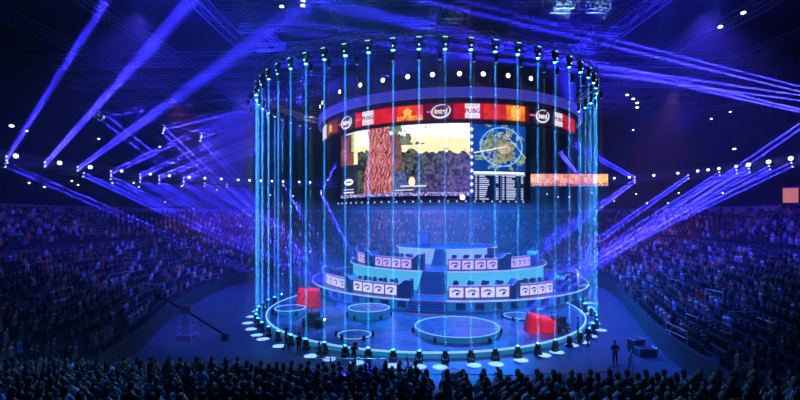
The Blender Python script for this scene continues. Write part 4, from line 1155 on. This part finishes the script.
# ------------------------------------------------------------------ railings and barriers
def make_rail(L=2.4, h=1.0):
    t = empty('handrail')
    m_ = MB(); m_.path([(-L/2,0,0),(-L/2,0,h),(L/2,0,h),(L/2,0,0)], .04); m_.build('frame', M_rail, t)
    m_ = MB(); m_.tube((-L/2,0,h*.5), (L/2,0,h*.5), .03); m_.build('mid_rail', M_rail, t)
    return t
rl = [(643,296,-60),(673,288,-50),(696,332,-60),(742,322,-50),(674,352,-70),(764,333,-50),(628,286,-65),(712,300,-55),(228,270,55),(128,266,40),(118,284,50),(240,282,60),(150,292,45),(60,300,40),(212,288,60)]
for i, (px, py, rz) in enumerate(rl):
    e, s, tt, p = bowl_at(px, py); a = bowl(s, max(0, tt-.06)); c = bowl(s, min(1, tt+.06))
    p2 = Vector((p.x, p.y, p.z)); t = make_rail(1.9 if i % 2 else 2.6)
    dr = (c-a); t.location = p2; t.rotation_euler = (0,0,math.atan2(dr.y, dr.x)+(PI/2 if i % 3 else 0))
    lr = 'right' if px > 400 else 'left'
    rk = 1+sum(1 for q in rl if (q[0] > 400) == (px > 400) and q[0] < px)
    tag(t, 'pale metal handrail in the %s stand, %s from the left among those rails' % (lr, nth(rk)), 'handrail', 'handrails in the stands')
# rail along the near terrace front
for i, (x, y, k) in enumerate(((-16, 19.05, 1), (-10.6, 19.05, 1), (-3.4, 17.35, 3))):
    t = make_rail(5.0, .95); t.location = (x, y, NT[k][1]); tag(t, 'long thin guard rail before the near rows, %s from the left' % nth(i+1), 'handrail', 'guard rails before the near rows')
def make_barrier():
    t = empty('crowd_barrier'); L = 2.0
    MB().path([(-L/2,0,.18),(-L/2,0,1.08),(L/2,0,1.08),(L/2,0,.18)], .03, closed=True).build('frame', M_rail, t)
    m_ = MB()
    for k in range(1, 12): m_.tube((-L/2+L*k/12,0,.18), (-L/2+L*k/12,0,1.08), .012, n=4)
    m_.build('bars', M_rail, t)
    for s_ in (-1, 1): MB().box((s_*.75-.03,-.3,0), (s_*.75+.03,.3,.05)).build('foot', M_rail, t)
    return t
br0 = make_barrier(); bf = True
bl_ = [(-10.2+2.1*i, 27.6, 0) for i in range(5)]+[(2.4,24.9,.1),(4.6,24.8,-.05),(6.8,24.7,.05),(9.0,24.9,0),(11.2,25.1,.2),(13.5,26.5,.4),(15.2,28.6,1.0)]
for i, (x, y, a) in enumerate(bl_):
    o = br0 if bf else copy_tree(br0); bf = False
    o.location = (x, y, 0); o.rotation_euler = (0,0,a)
    tag(o, 'steel crowd barrier on the arena floor before the near stand, %s from the left' % nth(i+1), 'barrier', 'crowd barriers on the floor')

# ------------------------------------------------------------------ crew, camera crane, cases
staff = [('crossed', 615, 367, 180, 'person in black standing with arms crossed on the floor right of the stage', (.01,.01,.012)),
         ('walking', 588, 348, 120, 'person in dark clothes walking past the right rim of the stage', (.02,.02,.03)),
         ('idle', 578, 338, 60, 'person in pale blue top standing at the right rim of the stage', (.2,.3,.5)),
         ('crouching', 499, 388, 10, 'person in black crouching on the floor near the right barriers', (.012,.012,.015)),
         ('idle', 299, 357, -20, 'person in black standing below the left front rim of the stage', (.01,.01,.012)),
         ('crouching', 320, 359, 30, 'person in dark top crouching at the left front rim of the stage', (.02,.02,.04)),
         ('filming', 354, 369, -12, 'person in black filming the stage from the floor at its front', (.01,.01,.012)),
         ('walking', 286, 351, -70, 'person in dark clothes walking left of the front rim of the stage', (.015,.015,.02))]
for k, px, fy, rz, lab, c in staff:
    q = at(px, fy, CZ*F/(fy-HY)); place_person(k, (q.x, q.y, 0), R(rz), lab, None, c, (.01,.01,.01))
q = at(354, 369, CZ*F/(369-HY))
t = thing('video_camera', 'black video camera held by the person filming at the stage front', 'camera', (q.x+.1, q.y+.42, 1.42), R(-12))
MB().box((-.08,-.2,0), (.08,.2,.2)).build('body', M_black, t); MB().tube((0,.2,.1), (0,.38,.1), .06, None, 12).build('lens', M_black, t); MB().box((.08,-.05,.05), (.11,.1,.15)).build('viewfinder', M_screen, t)
p = at(187, 341, 35.3); p.z = 0
t = thing('camera_crane', 'camera crane with violet lit frame and long dark arm beside the left stand', 'camera crane', p)
m_ = MB()
for a in (-1, 1):
    for b_ in (-1, 1): m_.tube((a*.7,b_*.7,0), (a*.35,b_*.35,2.2), .05)
for z, w in ((.6,.6),(1.2,.5),(2.2,.35)):
    m_.path([(-w,-w,z),(w,-w,z),(w,w,z),(-w,w,z)], .04, closed=True)
m_.build('tower', mat('violet_frame', (.4,.35,.7), .4, .4), t)
MB().path([(-2.6,.8,3.4),(0,0,2.4),(3.6,-1.4,.9)], .09, n=8).build('arm', M_black, t)
MB().box((-3.0,.6,3.2), (-2.5,1.0,3.7)).build('counterweight', M_black, t)
m_ = MB(); m_.box((3.5,-1.65,.45), (3.9,-1.2,.9)); m_.tube((3.7,-1.2,.7), (3.7,-.9,.7), .09); m_.build('camera_head', M_black, t)
MB().box((-.4,-.3,2.2), (.4,.3,2.9)).build('pivot_head', M_steel, t)
for i, (px, fy, w, h, lab) in enumerate([(646,356,.65,.6,'low flight case on the floor before the right stand'),(636,352,.5,1.0,'taller flight case just left of the low one by the right stand'),(452,381,.5,.6,'pale equipment case on the floor behind the middle barriers'),(508,352,.5,.5,'')][:3]):
    q = at(px, fy, CZ*F/(fy-HY)); t = thing('flight_case', lab, 'case', (q.x, q.y, 0), R(20*i))
    mm = mat('case_pale', (.5,.55,.65), .5) if i == 2 else M_steel
    MB().box((-w,-.35,.1), (w,.35,h)).build('body', mm, t)
    m_ = MB()
    for x in (-w, w):
        for y in (-.35, .35): m_.tube((x,y,.1), (x,y,h), .025)
    m_.path([(-w,-.35,h),(w,-.35,h),(w,.35,h),(-w,.35,h)], .025, closed=True); m_.build('edging', M_rail, t)
    for x in (-w*.8, w*.8): MB().tube((x,-.25,.06), (x,.25,.06), .06, None, 10).build('castor', M_black, t)

# ------------------------------------------------------------------ haze bodies
b = MB(); b.lathe([(17.0, 0), (17.0, 11)], (C1[0], C1[1], .5), 48); o = b.build('stage_haze', M_hazeS); tag(o, 'thin blue lit haze filling the space over the round stage', 'haze', kind='stuff')
b = MB(); b.box((-68,8,.05), (72,118,36.3)); o = b.build('hall_haze', M_hazeH); tag(o, 'very thin haze filling the whole hall under the roof', 'haze', kind='stuff')

# ------------------------------------------------------------------ unseen wash lights added to colour crowd, stage and haze
def wash(loc, tgt, ang, power, col, name='added_wash', size=.6, blend=.8):
    return spot(None, name, loc, Vector(tgt)-Vector(loc), ang, power, col, blend, size)
BL = (.015,.09,1.0); VB = (.06,.035,1.0)
for x in (-5, 9): wash((x, 43, 25), (x*.9+.5, 44, 0), 60, 9000, BL)
for x in (-1, 6.7, 14): wash((x, 58, 18.5), (x, 52, 0), 130, 36000, (.008,.18,1))
wash((2, 30, 27), (3, 50, 1), 60, 13000, (.04,.22,1))
wash((-24, 40, 29), (-38, 60, 6), 100, 36000, VB); wash((28, 40, 29), (42, 58, 6), 100, 60000, VB)
wash((-20, 34, 28), (-30, 42, 3), 90, 9000, (.03,.10,1)); wash((24, 34, 28), (30, 40, 3), 90, 12000, (.03,.10,1))
wash((-14, 50, 20), (-27, 62, 3), 70, 22000, (.05,.10,1)); wash((20, 50, 20), (31, 60, 3), 70, 26000, (.07,.08,1))
wash((3, 78, 32), (3, 98, 6), 110, 50000, (.03,.08,1))
wash((-38, 72, 30), (-34, 84, 8), 60, 14000, (1,.25,.3)); wash((42, 66, 30), (40, 72, 7), 60, 14000, (1,.25,.35)); wash((4, 84, 30), (5, 98, 7), 75, 26000, (1,.3,.35))  # reddish washes added to tint patches of the crowd
wash((-3, 22, 24), (-3, 13, 4), 120, 13000, (.05,.3,1))
for x in (-18, 3, 24): wash((x, 48, 22), (x, 54, 36), 130, 34000, (.03,.03,1))
for x in (-40, 44): wash((x, 66, 24), (x, 76, 36), 130, 12000, (.03,.02,1))

wash((-13, 33, 22), (-10, 46.5, 1.4), 9, 26000, (1,.25,.3), blend=.5); wash((14, 24, 22), (11.6, 36.4, 1.2), 9, 26000, (1,.25,.3), blend=.5)  # added red spots that brighten the two tarpaulins
wash((-8, 32, 24), (-7, 41, 0), 26, 16000, (.02,.5,.55)); wash((4, 26, 25), (4, 34, 0), 34, 14000, (.35,.05,1)); wash((10, 33, 24), (12, 43, 0), 24, 9000, (.05,.35,.6))
wash((-10, 28, 24), (-14, 40, 0), 50, 16000, (.02,.12,1)); wash((16, 26, 24), (19, 35, 0), 50, 18000, (.02,.12,1)); 
wash((-13, 30, 12), (-17.2, 35.3, 2), 24, 2600, (.3,.15,1)); wash((16, 30, 20), (21, 38, 2), 60, 7000, (.10,.08,1)); wash((-12, 34, 20), (-20, 46, 2), 60, 9000, (.08,.08,1))  # violet spots added for the crane and the stand edges
p = P2(RC+.1, phi2(462, RC), 12.15)
t = thing('screen_floodlight', 'single bright violet white lamp under the right end of the main screen', 'floodlight', p)
MB().tube((0,.1,0), (0,-.3,0), .22, None, 14, .28).build('housing', M_black, t); MB().ell((0,-.3,0), (.26,.08,.26), None, 14, 8).build('lens', mat('violet_white_lens', (.8,.7,1), .3, emit=(.75,.6,1), es=6, var=0, bump=0), t)
MB().box((-.05,-.05,0), (.05,.05,.3)).build('bracket', M_black, t)
w = bpy.data.worlds.new('world'); sc.world = w; w.use_nodes = True
w.node_tree.nodes['Background'].inputs[0].default_value = (.001,.001,.012,1)

vs_ = sc.view_settings; vs_.view_transform = 'Standard'; vs_.look = 'None'; vs_.gamma = 1; vs_.exposure = 0; vs_.use_curve_mapping = False
cy = sc.cycles; cy.volume_bounces = 0; cy.max_bounces = 4; cy.diffuse_bounces = 2; cy.use_light_tree = True; cy.use_denoising = True; cy.sample_clamp_indirect = 3; cy.caustics_reflective = False; cy.caustics_refractive = False
cy.sample_clamp_direct = 0; cy.use_adaptive_sampling = False; cy.light_sampling_threshold = 0.0

_seen = {}
for o in sc.objects:
    l = o.get('label')
    if l:
        if len(l.split()) > 16: print('LONG', l)
        if l in _seen: print('DUP', l)
        _seen[l] = 1
